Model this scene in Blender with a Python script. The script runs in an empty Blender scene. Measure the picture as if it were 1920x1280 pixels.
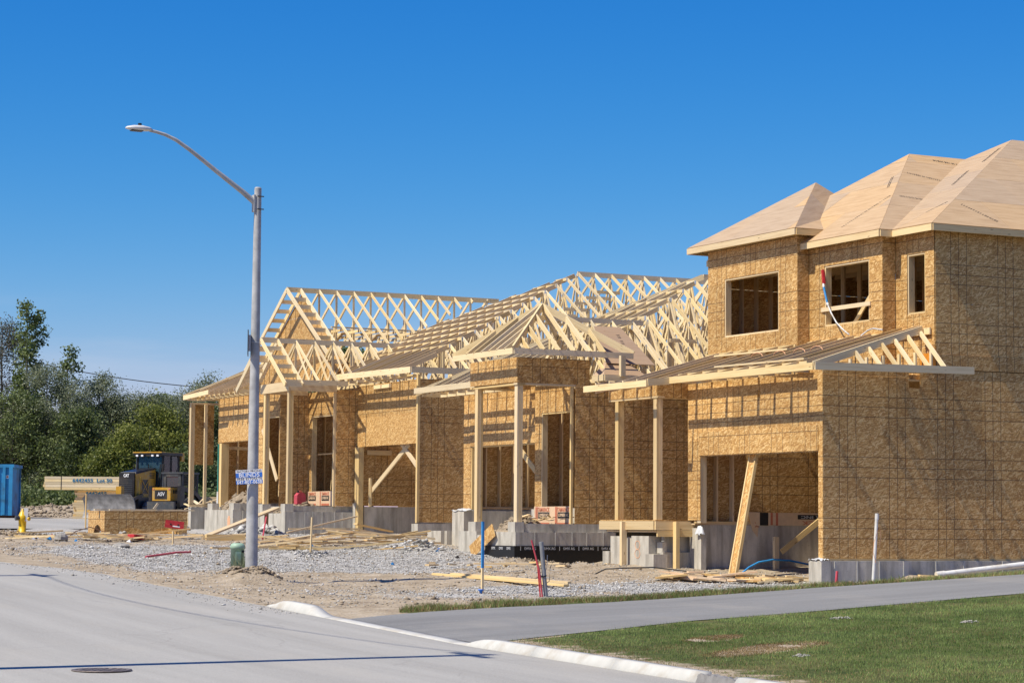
import bpy, math, random
import numpy as np
from mathutils import Matrix, Vector
random.seed(7); RNG = np.random.default_rng(11)
sc = bpy.context.scene
COL = sc.collection

# ---------------------------------------------------------------- camera, world, sun, exposure
cam_d = bpy.data.cameras.new('camera'); cam = bpy.data.objects.new('camera', cam_d); COL.objects.link(cam)
cam_d.sensor_width = 36.0; cam_d.lens = 81.71; cam_d.clip_start = 0.1; cam_d.clip_end = 3000
R_ = ((0.88992813, -0.04230806, -0.45413429), (-0.45604078, -0.06638874, -0.88747921), (0.00739812, 0.99689647, -0.07837541))
EYE = Vector((0, 0, 1.6))
cam.matrix_world = Matrix([(*R_[0], EYE.x), (*R_[1], EYE.y), (*R_[2], EYE.z), (0, 0, 0, 1)])
sc.camera = cam

TOSUN = Vector((-0.558, -0.042, 0.829)).normalized()
SUN_EL = math.asin(TOSUN.z); SUN_ROT = math.atan2(TOSUN.x, TOSUN.y)
world = bpy.data.worlds.new('World'); sc.world = world; world.use_nodes = True
nt = world.node_tree; nt.nodes.clear()
wo = nt.nodes.new('ShaderNodeOutputWorld'); bg = nt.nodes.new('ShaderNodeBackground')
sky = nt.nodes.new('ShaderNodeTexSky'); sky.sky_type = 'NISHITA'; sky.sun_disc = False
sky.sun_elevation = SUN_EL; sky.sun_rotation = SUN_ROT
sky.altitude = 200; sky.air_density = 1.0; sky.dust_density = 0.35; sky.ozone_density = 3.2
bg.inputs['Strength'].default_value = 0.118
hs = nt.nodes.new('ShaderNodeHueSaturation'); hs.inputs['Saturation'].default_value = 1.22; hs.inputs['Value'].default_value = 1.0; hs.inputs['Hue'].default_value = 0.503
nt.links.new(sky.outputs[0], hs.inputs['Color'])
# the photograph's deep polarised sky: one colour curve for the whole dome
sp_ = nt.nodes.new('ShaderNodeSeparateColor'); cb_ = nt.nodes.new('ShaderNodeCombineColor'); nt.links.new(hs.outputs[0], sp_.inputs[0])
for ch, (g_, k_) in enumerate(((2.25, .096), (1.16, .424), (.70, 1.27))):
    pw = nt.nodes.new('ShaderNodeMath'); pw.operation = 'POWER'; pw.inputs[1].default_value = g_; ml = nt.nodes.new('ShaderNodeMath'); ml.operation = 'MULTIPLY'; ml.inputs[1].default_value = k_
    nt.links.new(sp_.outputs[ch], pw.inputs[0]); nt.links.new(pw.outputs[0], ml.inputs[0]); nt.links.new(ml.outputs[0], cb_.inputs[ch])
# thin high cloud streaks low in the sky (part of the sky, all the way round)
tc = nt.nodes.new('ShaderNodeTexCoord'); mp = nt.nodes.new('ShaderNodeMapping'); mp.inputs['Scale'].default_value = (5, 5, 42)
nz = nt.nodes.new('ShaderNodeTexNoise'); nz.inputs['Scale'].default_value = 1.6; nz.inputs['Detail'].default_value = 6; nz.inputs['Roughness'].default_value = 0.55
cr = nt.nodes.new('ShaderNodeValToRGB'); cr.color_ramp.elements[0].position = 0.44; cr.color_ramp.elements[1].position = 0.72
sx = nt.nodes.new('ShaderNodeSeparateXYZ')
mr = nt.nodes.new('ShaderNodeMapRange'); mr.inputs['From Min'].default_value = 0.10; mr.inputs['From Max'].default_value = 0.035; mr.inputs['To Min'].default_value = 0; mr.inputs['To Max'].default_value = 1.0
mu = nt.nodes.new('ShaderNodeMath'); mu.operation = 'MULTIPLY'; mu.use_clamp = True
mx = nt.nodes.new('ShaderNodeMixRGB'); mx.inputs['Color2'].default_value = (2.9, 3.6, 4.7, 1)
L = nt.links.new
L(tc.outputs['Generated'], mp.inputs['Vector']); L(mp.outputs[0], nz.inputs['Vector']); L(nz.outputs['Fac'], cr.inputs['Fac'])
L(tc.outputs['Generated'], sx.inputs[0]); L(sx.outputs['Z'], mr.inputs['Value']); L(cr.outputs['Color'], mu.inputs[0]); L(mr.outputs[0], mu.inputs[1])
L(mu.outputs[0], mx.inputs['Fac']); L(cb_.outputs[0], mx.inputs['Color1']); L(mx.outputs[0], bg.inputs['Color']); L(bg.outputs[0], wo.inputs['Surface'])

sun_d = bpy.data.lights.new('sun', 'SUN'); sun_d.energy = 4.4; sun_d.angle = math.radians(0.53); sun_d.color = (1.0, 0.925, 0.775)
sun = bpy.data.objects.new('sun', sun_d); COL.objects.link(sun); sun.location = (-30, 20, 60)
sun.rotation_euler = TOSUN.to_track_quat('Z', 'Y').to_euler()
sc.view_settings.view_transform = 'Standard'; sc.view_settings.look = 'None'; sc.view_settings.gamma = 1.0
sc.view_settings.use_curve_mapping = False; sc.view_settings.exposure = 0.48

# ---------------------------------------------------------------- ground heights
def sm(a, b, t):
    t = np.clip((np.asarray(t, float) - a) / (b - a), 0, 1); return t * t * (3 - 2 * t)
MOUNDS = [(15.32, 40.45, .62, .30), (15.4, 59.0, 1.2, .12), (28.0, 106, 4.0, .16), (31.0, 106.5, 3.2, .32), (34, 107, 4, .28),
          (24.2, 52.8, .7, .16), (23.5, 46.0, 1.2, .10), (25.6, 56.6, 1.1, .16), (20.2, 49.4, .5, .07), (28.6, 37.85, .45, .13), (24.6, 44.2, 1.0, .08)]
def zg(x, y, mounds=True):
    x = np.asarray(x, float); y = np.asarray(y, float)
    b = np.where(y < 27.5, .0185 + .02 * (np.maximum(y, -60) - 27.5), .037 * (np.clip(y, 27, 60) - 27)) + .53 * sm(60, 105, y) + .9 * sm(105, 170, y)
    b2 = b + .028 * np.clip(np.minimum(x, 45) - 25, 0, None) * (1 - sm(48, 60, y))
    Lw = .05 * np.clip(np.minimum(x, 40) - 13.4, 0, None) + np.where(y < 27.5, .0185 + .02 * (np.maximum(y, -60) - 27.5), .037 * (np.clip(y, 27, 60) - 27)) * (1 - .65 * sm(14, 20, x))
    w = 1 - sm(33, 36.5, y)
    z = np.where(x <= 13.4, b, b2 * (1 - w) + Lw * w)
    if mounds:
        for mx_, my_, r, h in MOUNDS: z = z + h * np.exp(-((x - mx_) ** 2 + (y - my_) ** 2) / (r * r))
        # soil dug away in front of the drainage membrane of the middle house
        z = z - .34 * np.exp(-(((x - 26.3) / 1.6) ** 4 + ((y - 47.9) / 1.0) ** 2))
    return z
def gz(x, y): return float(zg(x, y))
def road_edge(y):
    y = np.asarray(y, float); return 13.38 - 1.0 * sm(43, 48.5, y) - 9.0 * sm(47.5, 58, y)

# ---------------------------------------------------------------- materials
def new_mat(name):
    m = bpy.data.materials.new(name); m.use_nodes = True; n = m.node_tree; n.nodes.clear()
    o = n.nodes.new('ShaderNodeOutputMaterial'); p = n.nodes.new('ShaderNodeBsdfPrincipled'); n.links.new(p.outputs[0], o.inputs[0])
    return m, n, p
def N(n, t, **k):
    x = n.nodes.new('ShaderNode' + t)
    for a, v in k.items():
        if a.startswith('i_'): x.inputs[a[2:].replace('_', ' ')].default_value = v
        else: setattr(x, a, v)
    return x
def ramp(n, fac, stops):
    r = n.nodes.new('ShaderNodeValToRGB'); e = r.color_ramp.elements
    while len(e) < len(stops): e.new(0.5)
    for s, (p, c) in zip(e, stops): s.position = p; s.color = (*c, 1) if len(c) == 3 else c
    n.links.new(fac, r.inputs['Fac']); return r.outputs['Color']
def mixc(n, fac, a, b, mode='MIX'):
    m = n.nodes.new('ShaderNodeMixRGB'); m.blend_type = mode
    for s, v in (('Fac', fac), ('Color1', a), ('Color2', b)):
        if isinstance(v, (int, float)): m.inputs[s].default_value = v
        elif isinstance(v, tuple): m.inputs[s].default_value = (*v, 1)
        else: n.links.new(v, m.inputs[s])
    return m.outputs[0]
def math_(n, op, a, b=None, clamp=False):
    m = n.nodes.new('ShaderNodeMath'); m.operation = op; m.use_clamp = clamp
    for i, v in enumerate((a, b)):
        if v is None: continue
        if isinstance(v, (int, float)): m.inputs[i].default_value = v
        else: n.links.new(v, m.inputs[i])
    return m.outputs[0]
def coords(n, kind='Object', scale=(1, 1, 1), rot=(0, 0, 0), loc=(0, 0, 0)):
    t = n.nodes.new('ShaderNodeTexCoord'); m = n.nodes.new('ShaderNodeMapping')
    m.inputs['Scale'].default_value = scale; m.inputs['Rotation'].default_value = rot; m.inputs['Location'].default_value = loc
    n.links.new(t.outputs[kind], m.inputs['Vector']); return m.outputs[0]
def noise(n, vec, scale, detail=4, rough=.55, out='Fac'):
    x = n.nodes.new('ShaderNodeTexNoise'); x.inputs['Scale'].default_value = scale; x.inputs['Detail'].default_value = detail; x.inputs['Roughness'].default_value = rough
    if vec is not None: n.links.new(vec, x.inputs['Vector'])
    return x.outputs[out]
def bump(n, p, h, strength=.3, dist=.01):
    b = n.nodes.new('ShaderNodeBump'); b.inputs['Strength'].default_value = strength; b.inputs['Distance'].default_value = dist
    n.links.new(h, b.inputs['Height']); n.links.new(b.outputs[0], p.inputs['Normal'])
def objrand(n):
    o = n.nodes.new('ShaderNodeObjectInfo'); return o.outputs['Random']
def plain(name, col, rough=.6, metal=0., spec=.4, var=.12, nscale=8., bumpy=0., dirt=None):
    m, n, p = new_mat(name); v = coords(n)
    c = noise(n, v, nscale, 5, .6)
    dark = tuple(x * (1 - var * 2) for x in col); light = tuple(min(1, x * (1 + var)) for x in col)
    colr = ramp(n, c, [(.3, dark), (.7, light)])
    if dirt:
        d = ramp(n, noise(n, v, nscale * .4, 6, .65), [(.50, (0, 0, 0)), (.66, (1, 1, 1))]); colr = mixc(n, d, colr, dirt)
    n.links.new(colr, p.inputs['Base Color']); p.inputs['Roughness'].default_value = rough; p.inputs['Metallic'].default_value = metal; p.inputs['Specular IOR Level'].default_value = spec
    if bumpy: bump(n, p, noise(n, v, nscale * 3, 6), bumpy, .01)
    return m
def wood_mat(name, light, dark, var=.22):
    m, n, p = new_mat(name)
    v = coords(n, scale=(1.2, 26, 26)); r = objrand(n)
    off = n.nodes.new('ShaderNodeVectorMath'); off.operation = 'ADD'
    cx = n.nodes.new('ShaderNodeCombineXYZ'); n.links.new(math_(n, 'MULTIPLY', r, 57.), cx.inputs[0]); n.links.new(math_(n, 'MULTIPLY', r, 23.), cx.inputs[1])
    n.links.new(v, off.inputs[0]); n.links.new(cx.outputs[0], off.inputs[1])
    g = noise(n, off.outputs[0], 1.0, 6, .6)
    c = ramp(n, g, [(.25, dark), (.5, light), (.8, tuple(min(1, x * 1.06) for x in light))])
    # knots
    vo = n.nodes.new('ShaderNodeTexVoronoi'); vo.inputs['Scale'].default_value = 1.0
    kv = coords(n, scale=(2.3, 9, 9)); ka = n.nodes.new('ShaderNodeVectorMath'); n.links.new(kv, ka.inputs[0]); n.links.new(cx.outputs[0], ka.inputs[1]); n.links.new(ka.outputs[0], vo.inputs['Vector'])
    kn = ramp(n, vo.outputs['Distance'], [(.05, (1, 1, 1)), (.12, (0, 0, 0))])
    c = mixc(n, math_(n, 'MULTIPLY', kn, .75), c, (.17, .085, .035))
    # grey weathering and per-board tone
    c = mixc(n, math_(n, 'MULTIPLY', math_(n, 'FRACT', math_(n, 'MULTIPLY', r, 7.13)), .16), c, (.46, .36, .24))
    h = n.nodes.new('ShaderNodeHueSaturation'); n.links.new(c, h.inputs['Color'])
    n.links.new(math_(n, 'ADD', math_(n, 'MULTIPLY', r, var), 1 - var * .6), h.inputs['Value'])
    n.links.new(math_(n, 'ADD', math_(n, 'MULTIPLY', math_(n, 'FRACT', math_(n, 'MULTIPLY', r, 3.7)), .3), .82), h.inputs['Saturation'])
    n.links.new(h.outputs[0], p.inputs['Base Color']); p.inputs['Roughness'].default_value = .72; p.inputs['Specular IOR Level'].default_value = .25
    bump(n, p, g, .15, .004); return m
def osb_mat(name, lines=True, tone=1.0):
    m, n, p = new_mat(name); base = None; r = objrand(n); hs_ = []
    for i, (ang, sc_) in enumerate(((.35, (9, 44, 14)), (1.25, (10, 50, 14)), (2.2, (8.5, 40, 14)), (2.9, (12, 58, 14)))):
        t = n.nodes.new('ShaderNodeTexCoord'); rot = n.nodes.new('ShaderNodeMapping'); rot.inputs['Rotation'].default_value = (0, 0, ang); rot.inputs['Location'].default_value = (i * 3.3, i * 1.7, 0)
        n.links.new(t.outputs['Object'], rot.inputs['Vector'])
        wn = n.nodes.new('ShaderNodeTexNoise'); wn.inputs['Scale'].default_value = 5; n.links.new(rot.outputs[0], wn.inputs['Vector'])
        wa = n.nodes.new('ShaderNodeVectorMath'); wa.operation = 'MULTIPLY_ADD'; n.links.new(wn.outputs['Color'], wa.inputs[0]); wa.inputs[1].default_value = (.010, .004, 0); n.links.new(rot.outputs[0], wa.inputs[2])
        s2 = n.nodes.new('ShaderNodeMapping'); s2.inputs['Scale'].default_value = sc_; n.links.new(wa.outputs[0], s2.inputs['Vector'])
        vo = n.nodes.new('ShaderNodeTexVoronoi'); vo.inputs['Scale'].default_value = 1.0; n.links.new(s2.outputs[0], vo.inputs['Vector'])
        sp = n.nodes.new('ShaderNodeSeparateColor'); n.links.new(vo.outputs['Color'], sp.inputs[0])
        c = ramp(n, sp.outputs[0], [(0, tuple(x * tone for x in (.36, .19, .060))), (.3, tuple(x * tone for x in (.46, .25, .078))), (.65, tuple(x * tone for x in (.61, .37, .130))), (1, tuple(x * tone for x in (.77, .54, .25)))])
        if base is None: base = c; h = sp.outputs[0]
        else:
            f = ramp(n, sp.outputs[1], [(.56, (0, 0, 0)), (.58, (1, 1, 1))]); base = mixc(n, f, base, c); h = mixc(n, f, h, sp.outputs[2])
    big = noise(n, coords(n), 1.3, 3); base = mixc(n, .22, base, ramp(n, big, [(.3, (.55, .50, .45)), (.7, (1.0, 1.0, 1.0))]), 'MULTIPLY')
    if lines:   # printed nailing guide lines on the 4 ft sheets (16, 24 and 32 in)
        t = n.nodes.new('ShaderNodeTexCoord'); s = n.nodes.new('ShaderNodeSeparateXYZ'); n.links.new(t.outputs['Object'], s.inputs[0])
        wob = noise(n, coords(n), .8, 2); tot = None
        wear = ramp(n, noise(n, coords(n), 3.1, 3), [(.22, (.6, .6, .6)), (.42, (1, 1, 1))])
        for ax in ('X', 'Y'):
            u = math_(n, 'FRACT', math_(n, 'DIVIDE', math_(n, 'ADD', s.outputs[ax], math_(n, 'MULTIPLY', wob, .02)), 1.2192))
            for q in (1 / 3, .5, 2 / 3):
                d = math_(n, 'ABSOLUTE', math_(n, 'SUBTRACT', u, q)); l = math_(n, 'LESS_THAN', d, .0062)
                tot = l if tot is None else math_(n, 'MAXIMUM', tot, l)
        base = mixc(n, math_(n, 'MULTIPLY', math_(n, 'MULTIPLY', tot, .74), wear), base, (.055, .03, .018))
    hsv = n.nodes.new('ShaderNodeHueSaturation'); n.links.new(base, hsv.inputs['Color']); n.links.new(math_(n, 'ADD', math_(n, 'MULTIPLY', r, .30), .85), hsv.inputs['Value'])
    n.links.new(hsv.outputs[0], p.inputs['Base Color']); p.inputs['Roughness'].default_value = .62; p.inputs['Specular IOR Level'].default_value = .3
    bump(n, p, h, .05, .003); return m
def concrete_mat(name, c0=(.37, .335, .275), c1=(.68, .635, .545), lines=True):
    m, n, p = new_mat(name); v = coords(n)
    a = noise(n, coords(n, scale=(1, 1, .35)), 3.2, 7, .68); c = ramp(n, a, [(.3, c0), (.7, c1)])
    st = ramp(n, noise(n, coords(n, scale=(2.2, 2.2, .12)), 2.6, 5, .6), [(.42, (0, 0, 0)), (.7, (1, 1, 1))])
    c = mixc(n, math_(n, 'MULTIPLY', st, .62), c, tuple(x * .52 for x in c0))
    pt = ramp(n, noise(n, v, 38, 2), [(.66, (0, 0, 0)), (.72, (1, 1, 1))]); c = mixc(n, math_(n, 'MULTIPLY', pt, .5), c, (.14, .13, .12))
    n.links.new(c, p.inputs['Base Color']); p.inputs['Roughness'].default_value = .85; p.inputs['Specular IOR Level'].default_value = .25
    bump(n, p, noise(n, v, 30, 6, .7), .25, .01); return m
def text_mat(name, col): return plain(name, col, .6, var=.02)

M = {}
M['lumber'] = wood_mat('lumber', (.74, .55, .28), (.58, .385, .165), .34)
M['truss'] = wood_mat('truss_lumber', (.80, .63, .35), (.65, .46, .215), .32)
M['stud'] = wood_mat('stud_lumber', (.70, .49, .24), (.52, .335, .14))
M['osb'] = osb_mat('osb_sheathing'); M['osb_plain'] = osb_mat('osb_unprinted', False)
M['osb_in'] = osb_mat('osb_inside_face', False, .92)
M['concrete'] = concrete_mat('foundation_concrete')
M['concrete_old'] = plain('kerb_concrete', (.50, .49, .45), .9, var=.05, nscale=5, dirt=(.40, .36, .30))
M['galv'] = plain('galvanised_steel', (.43, .43, .425), .7, .05, .3, .14, 5)
M['alu'] = plain('brushed_aluminium', (.62, .62, .61), .45, .05, .5, .08, 6)
M['steel_plate'] = plain('nail_plate', (.42, .45, .50), .4, .5)
M['white_plastic'] = plain('white_plastic', (.66, .66, .64), .45, var=.05, dirt=(.5, .46, .4))
M['green_plastic'] = plain('green_plastic', (.31, .45, .33), .5, var=.06)
M['blue_paint'] = plain('blue_paint', (.03, .24, .55), .5)
M['red'] = plain('red_plastic', (.48, .03, .035), .45); M['pink'] = plain('pink_red_plastic', (.52, .07, .09), .5)
M['orange'] = plain('orange_tarp', (.70, .26, .02), .6); M['black'] = plain('black_plastic', (.018, .018, .02), .45)
M['grey_pvc'] = plain('grey_conduit', (.25, .26, .27), .45); M['black_rubber'] = plain('track_rubber', (.02, .02, .02), .8, bumpy=.4)
M['yellow'] = plain('machine_yellow', (.50, .265, .02), .42, var=.1, dirt=(.40, .27, .10)); M['hyd_yellow'] = plain('hydrant_yellow', (.73, .46, .01), .38, var=.07, dirt=(.5, .33, .06))
M['machine_black'] = plain('machine_black', (.012, .012, .013), .35, var=.15, dirt=(.045, .038, .03)); M['machine_grey'] = plain('machine_grey', (.055, .06, .065), .5, var=.15, dirt=(.09, .08, .065))
M['worn_steel'] = plain('worn_steel', (.25, .24, .23), .5, .2, var=.25, nscale=4); M['cloth_white'] = text_mat('print_white', (.85, .85, .85))
M['p_blue'] = text_mat('print_blue', (.04, .17, .58)); M['p_black'] = text_mat('print_black', (.02, .02, .02)); M['p_red'] = text_mat('print_red', (.55, .18, .10))
M['p_cyan'] = text_mat('spray_blue', (.03, .17, .30)); M['p_orange'] = text_mat('spray_orange', (.74, .40, .22)); M['p_grey'] = text_mat('print_grey', (.55, .55, .55))
M['wrap'] = plain('lumber_wrap', (.72, .53, .34), .55, var=.06); M['wrap_pale'] = plain('lumber_wrap_pale', (.72, .52, .34), .55, var=.05)
M['bin_blue'] = plain('container_blue', (.03, .26, .50), .55, var=.12, nscale=2.2, dirt=(.04, .07, .10)); M['rust'] = plain('rusty_steel', (.14, .06, .03), .8)
M['dmx'] = plain('drainage_membrane', (.012, .012, .013), .42, var=.2, nscale=40)
M['tyvek_green'] = plain('green_sill_wrap', (.03, .19, .14), .5)
M['plastic_film'] = plain('clear_film', (.70, .72, .74), .25, spec=.6)
M['cast_iron'] = plain('cast_iron', (.20, .165, .15), .6, .4, var=.25, nscale=20)
M['ply'] = wood_mat('plywood_brown', (.40, .275, .18), (.32, .21, .13), .12)
M['trunk'] = plain('tree_bark', (.10, .085, .07), .9, bumpy=.5)
def ply_roof():
    m, n, p = new_mat('roof_plywood'); v = coords(n, scale=(2, 10, 2)); r = objrand(n)
    g = noise(n, coords(n, scale=(.9, 7, 3)), 1.6, 6, .62); c = ramp(n, g, [(.22, (.36, .245, .145)), (.5, (.47, .335, .205)), (.78, (.53, .395, .255))])
    h = n.nodes.new('ShaderNodeHueSaturation'); n.links.new(c, h.inputs['Color']); n.links.new(math_(n, 'ADD', math_(n, 'MULTIPLY', r, .22), .86), h.inputs['Value']); n.links.new(math_(n, 'ADD', math_(n, 'MULTIPLY', r, .3), .90), h.inputs['Saturation'])
    kn = n.nodes.new('ShaderNodeTexVoronoi'); kn.inputs['Scale'].default_value = 2.2; n.links.new(coords(n, scale=(1, 1.7, 1)), kn.inputs['Vector'])
    c2 = mixc(n, math_(n, 'MULTIPLY', ramp(n, kn.outputs['Distance'], [(.02, (1, 1, 1)), (.055, (0, 0, 0))]), .5), h.outputs[0], (.25, .13, .06))
    n.links.new(c2, p.inputs['Base Color']); p.inputs['Roughness'].default_value = .65; p.inputs['Specular IOR Level'].default_value = .3; return m
M['ply_roof'] = ply_roof()
def leaf(name, c0, c1, tr=.42):
    m, n, p = new_mat(name); o = [x for x in n.nodes if x.type == 'OUTPUT_MATERIAL'][0]
    a = n.nodes.new('ShaderNodeAttribute'); a.attribute_name = 'tone'
    c = ramp(n, a.outputs['Fac'], [(0, c0), (1, c1)]); n.links.new(c, p.inputs['Base Color']); p.inputs['Roughness'].default_value = .5; p.inputs['Specular IOR Level'].default_value = .35
    t = n.nodes.new('ShaderNodeBsdfTranslucent'); n.links.new(mixc(n, .5, c, (.10, .14, .02)), t.inputs['Color'])
    mxs = n.nodes.new('ShaderNodeMixShader'); mxs.inputs[0].default_value = tr; n.links.new(p.outputs[0], mxs.inputs[1]); n.links.new(t.outputs[0], mxs.inputs[2]); n.links.new(mxs.outputs[0], o.inputs[0]); return m
M['leaf_poplar'] = leaf('poplar_leaf', (.045, .075, .02), (.24, .30, .11)); M['leaf_willow'] = leaf('willow_leaf', (.10, .125, .07), (.42, .45, .29)); M['leaf_lime'] = leaf('ash_leaf', (.09, .12, .02), (.36, .37, .09)); M['leaf_dark'] = leaf('dark_leaf', (.045, .07, .025), (.25, .30, .115))
M['leaf_bronze'] = leaf('bronze_leaf', (.06, .055, .05), (.24, .22, .19))
M['grass'] = leaf('grass_blade', (.12, .18, .04), (.33, .42, .125), .28)
M['dry_grass'] = leaf('dry_grass_blade', (.19, .115, .05), (.38, .27, .12), .25)
M['rock'] = plain('limestone_rock', (.33, .31, .28), .9, var=.2, nscale=6, bumpy=.6)
def stone_mat():
    m, n, p = new_mat('gravel_stone'); a = n.nodes.new('ShaderNodeAttribute'); a.attribute_name = 'tone'
    n.links.new(ramp(n, a.outputs['Fac'], [(0, (.20, .185, .165)), (.5, (.40, .385, .355)), (1, (.60, .585, .555))]), p.inputs['Base Color']); p.inputs['Roughness'].default_value = .9; return m
M['stone'] = stone_mat()
def ground_mat():
    m, n, p = new_mat('bare_ground'); v = coords(n)
    a = n.nodes.new('ShaderNodeAttribute'); a.attribute_name = 'gravel'; g = n.nodes.new('ShaderNodeAttribute'); g.attribute_name = 'turf'
    vo = n.nodes.new('ShaderNodeTexVoronoi'); vo.inputs['Scale'].default_value = 17; n.links.new(v, vo.inputs['Vector']); sp = n.nodes.new('ShaderNodeSeparateColor'); n.links.new(vo.outputs['Color'], sp.inputs[0])
    grav = ramp(n, sp.outputs[0], [(0, (.15, .14, .125)), (.45, (.30, .29, .27)), (1, (.50, .49, .475))])
    grav = mixc(n, .5, grav, ramp(n, noise(n, v, 1.1, 6, .65), [(.3, (.30, .265, .22)), (.7, (.48, .475, .465))]))
    so = noise(n, v, 2.3, 8, .68); soil = ramp(n, so, [(.25, (.18, .135, .09)), (.5, (.34, .275, .195)), (.75, (.46, .39, .30))])
    peb = ramp(n, noise(n, v, 28, 3, .6), [(.60, (0, 0, 0)), (.66, (1, 1, 1))]); soil = mixc(n, math_(n, 'MULTIPLY', peb, .5), soil, (.43, .41, .37))
    msk = math_(n, 'ADD', a.outputs['Fac'], math_(n, 'MULTIPLY', math_(n, 'SUBTRACT', noise(n, v, .9, 6, .65), .5), 1.5))
    c = mixc(n, ramp(n, msk, [(.42, (0, 0, 0)), (.60, (1, 1, 1))]), soil, grav)
    turf = ramp(n, noise(n, v, 3, 5, .6), [(.3, (.045, .062, .018)), (.7, (.10, .11, .035))])
    dry = ramp(n, noise(n, v, 1.0, 4, .6), [(.48, (0, 0, 0)), (.62, (1, 1, 1))]); turf = mixc(n, math_(n, 'MULTIPLY', dry, .35), turf, (.19, .15, .07))
    mt = math_(n, 'ADD', g.outputs['Fac'], math_(n, 'MULTIPLY', math_(n, 'SUBTRACT', noise(n, v, 3.0, 5, .6), .5), .7))
    c = mixc(n, ramp(n, mt, [(.45, (0, 0, 0)), (.56, (1, 1, 1))]), c, turf)
    n.links.new(c, p.inputs['Base Color']); p.inputs['Roughness'].default_value = .95; p.inputs['Specular IOR Level'].default_value = .15
    hh = mixc(n, .5, vo.outputs['Distance'], noise(n, v, 9, 7, .7)); bump(n, p, hh, .8, .05); return m
M['ground'] = ground_mat()
def paving_mat(name, c0, c1, streak):
    m, n, p = new_mat(name); v = coords(n)
    a = noise(n, coords(n, scale=streak), 1.0, 7, .62); c = ramp(n, a, [(.28, c0), (.72, c1)])
    f = noise(n, v, 70, 3, .6); c = mixc(n, .42, c, ramp(n, f, [(.3, tuple(x * .6 for x in c0)), (.7, tuple(min(1, x * 1.25) for x in c1))]))
    d = ramp(n, noise(n, coords(n, scale=(1, .5, 1)), .55, 6, .6), [(.52, (0, 0, 0)), (.78, (1, 1, 1))]); c = mixc(n, math_(n, 'MULTIPLY', d, .35), c, (.40, .36, .30))
    # thin cracks
    vo = n.nodes.new('ShaderNodeTexVoronoi'); vo.feature = 'DISTANCE_TO_EDGE'; vo.inputs['Scale'].default_value = .16
    w = n.nodes.new('ShaderNodeVectorMath'); w.operation = 'MULTIPLY_ADD'; nn = n.nodes.new('ShaderNodeTexNoise'); nn.inputs['Scale'].default_value = .6; nn.inputs['Detail'].default_value = 4; n.links.new(v, nn.inputs['Vector']); n.links.new(nn.outputs['Color'], w.inputs[0]); w.inputs[1].default_value = (2.5, 2.5, 0); n.links.new(v, w.inputs[2]); n.links.new(w.outputs[0], vo.inputs['Vector'])
    ck = ramp(n, vo.outputs['Distance'], [(.0010, (1, 1, 1)), (.0026, (0, 0, 0))]); c = mixc(n, math_(n, 'MULTIPLY', ck, .16), c, (.09, .085, .08))
    n.links.new(c, p.inputs['Base Color']); p.inputs['Roughness'].default_value = .85; p.inputs['Specular IOR Level'].default_value = .25; bump(n, p, f, .25, .006); return m
M['road'] = paving_mat('road_surface', (.25, .24, .218), (.40, .386, .354), (1.6, .07, 1)); M['drive'] = paving_mat('driveway_asphalt', (.135, .133, .128), (.255, .252, .244), (.12, 1.4, 1))

# ---------------------------------------------------------------- building blocks
WM = {}     # world matrix of each object by name
def link(o, parent=None, W=None):
    COL.objects.link(o)
    if W is None: W = Matrix.Identity(4)
    o.matrix_basis = W
    if parent is not None:
        o.parent = parent; o.matrix_parent_inverse = WM[parent.name].inverted()
    WM[o.name] = W.copy(); return o
def tag(o, label=None, cat=None, group=None, kind=None):
    if label: o['label'] = label
    if cat: o['category'] = cat
    if group: o['group'] = group
    if kind: o['kind'] = kind
    return o
def thing(name, label, cat, loc=(0, 0, 0), group=None, W=None):
    o = bpy.data.objects.new(name, None); o.empty_display_size = .2
    link(o, None, W if W is not None else Matrix.Translation(loc)); return tag(o, label, cat, group)
def mesh(name, V, F, mat, parent=None, W=None, smooth=False):
    me = bpy.data.meshes.new(name); me.from_pydata([tuple(v) for v in V], [], F); me.materials.append(mat)
    if smooth: me.polygons.foreach_set('use_smooth', [True] * len(me.polygons))
    me.update(); return link(bpy.data.objects.new(name, me), parent, W)
BF = [(0, 3, 2, 1), (4, 5, 6, 7), (0, 1, 5, 4), (1, 2, 6, 5), (2, 3, 7, 6), (3, 0, 4, 7)]
def boxv(a, b): return [(a[0], a[1], a[2]), (b[0], a[1], a[2]), (b[0], b[1], a[2]), (a[0], b[1], a[2]), (a[0], a[1], b[2]), (b[0], a[1], b[2]), (b[0], b[1], b[2]), (a[0], b[1], b[2])]
CACHE = {}
def bevel_box(name, L_, w, d, mat, bev=.004):
    k = (round(L_, 3), round(w, 3), round(d, 3), mat.name)
    if k in CACHE: return CACHE[k]
    V = boxv((0, -w / 2, -d / 2), (L_, w / 2, d / 2)); me = bpy.data.meshes.new(name); me.from_pydata(V, [], BF); me.materials.append(mat); me.update(); CACHE[k] = me; return me
def beam(name, p0, p1, w, d, mat, parent=None, up=(0, 0, 1), label=None):
    p0 = Vector(p0); p1 = Vector(p1); x = (p1 - p0); L_ = x.length; x.normalize(); u = Vector(up)
    if abs(x.dot(u)) > .99: u = Vector((0, 1, 0)) if abs(x.y) < .9 else Vector((1, 0, 0))
    y = u.cross(x).normalized(); z = x.cross(y)
    W = Matrix(((x.x, y.x, z.x, p0.x), (x.y, y.y, z.y, p0.y), (x.z, y.z, z.z, p0.z), (0, 0, 0, 1)))
    o = link(bpy.data.objects.new(name, bevel_box(name, L_, w, d, mat)), parent, W)
    if label: o['label'] = label
    return o
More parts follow.
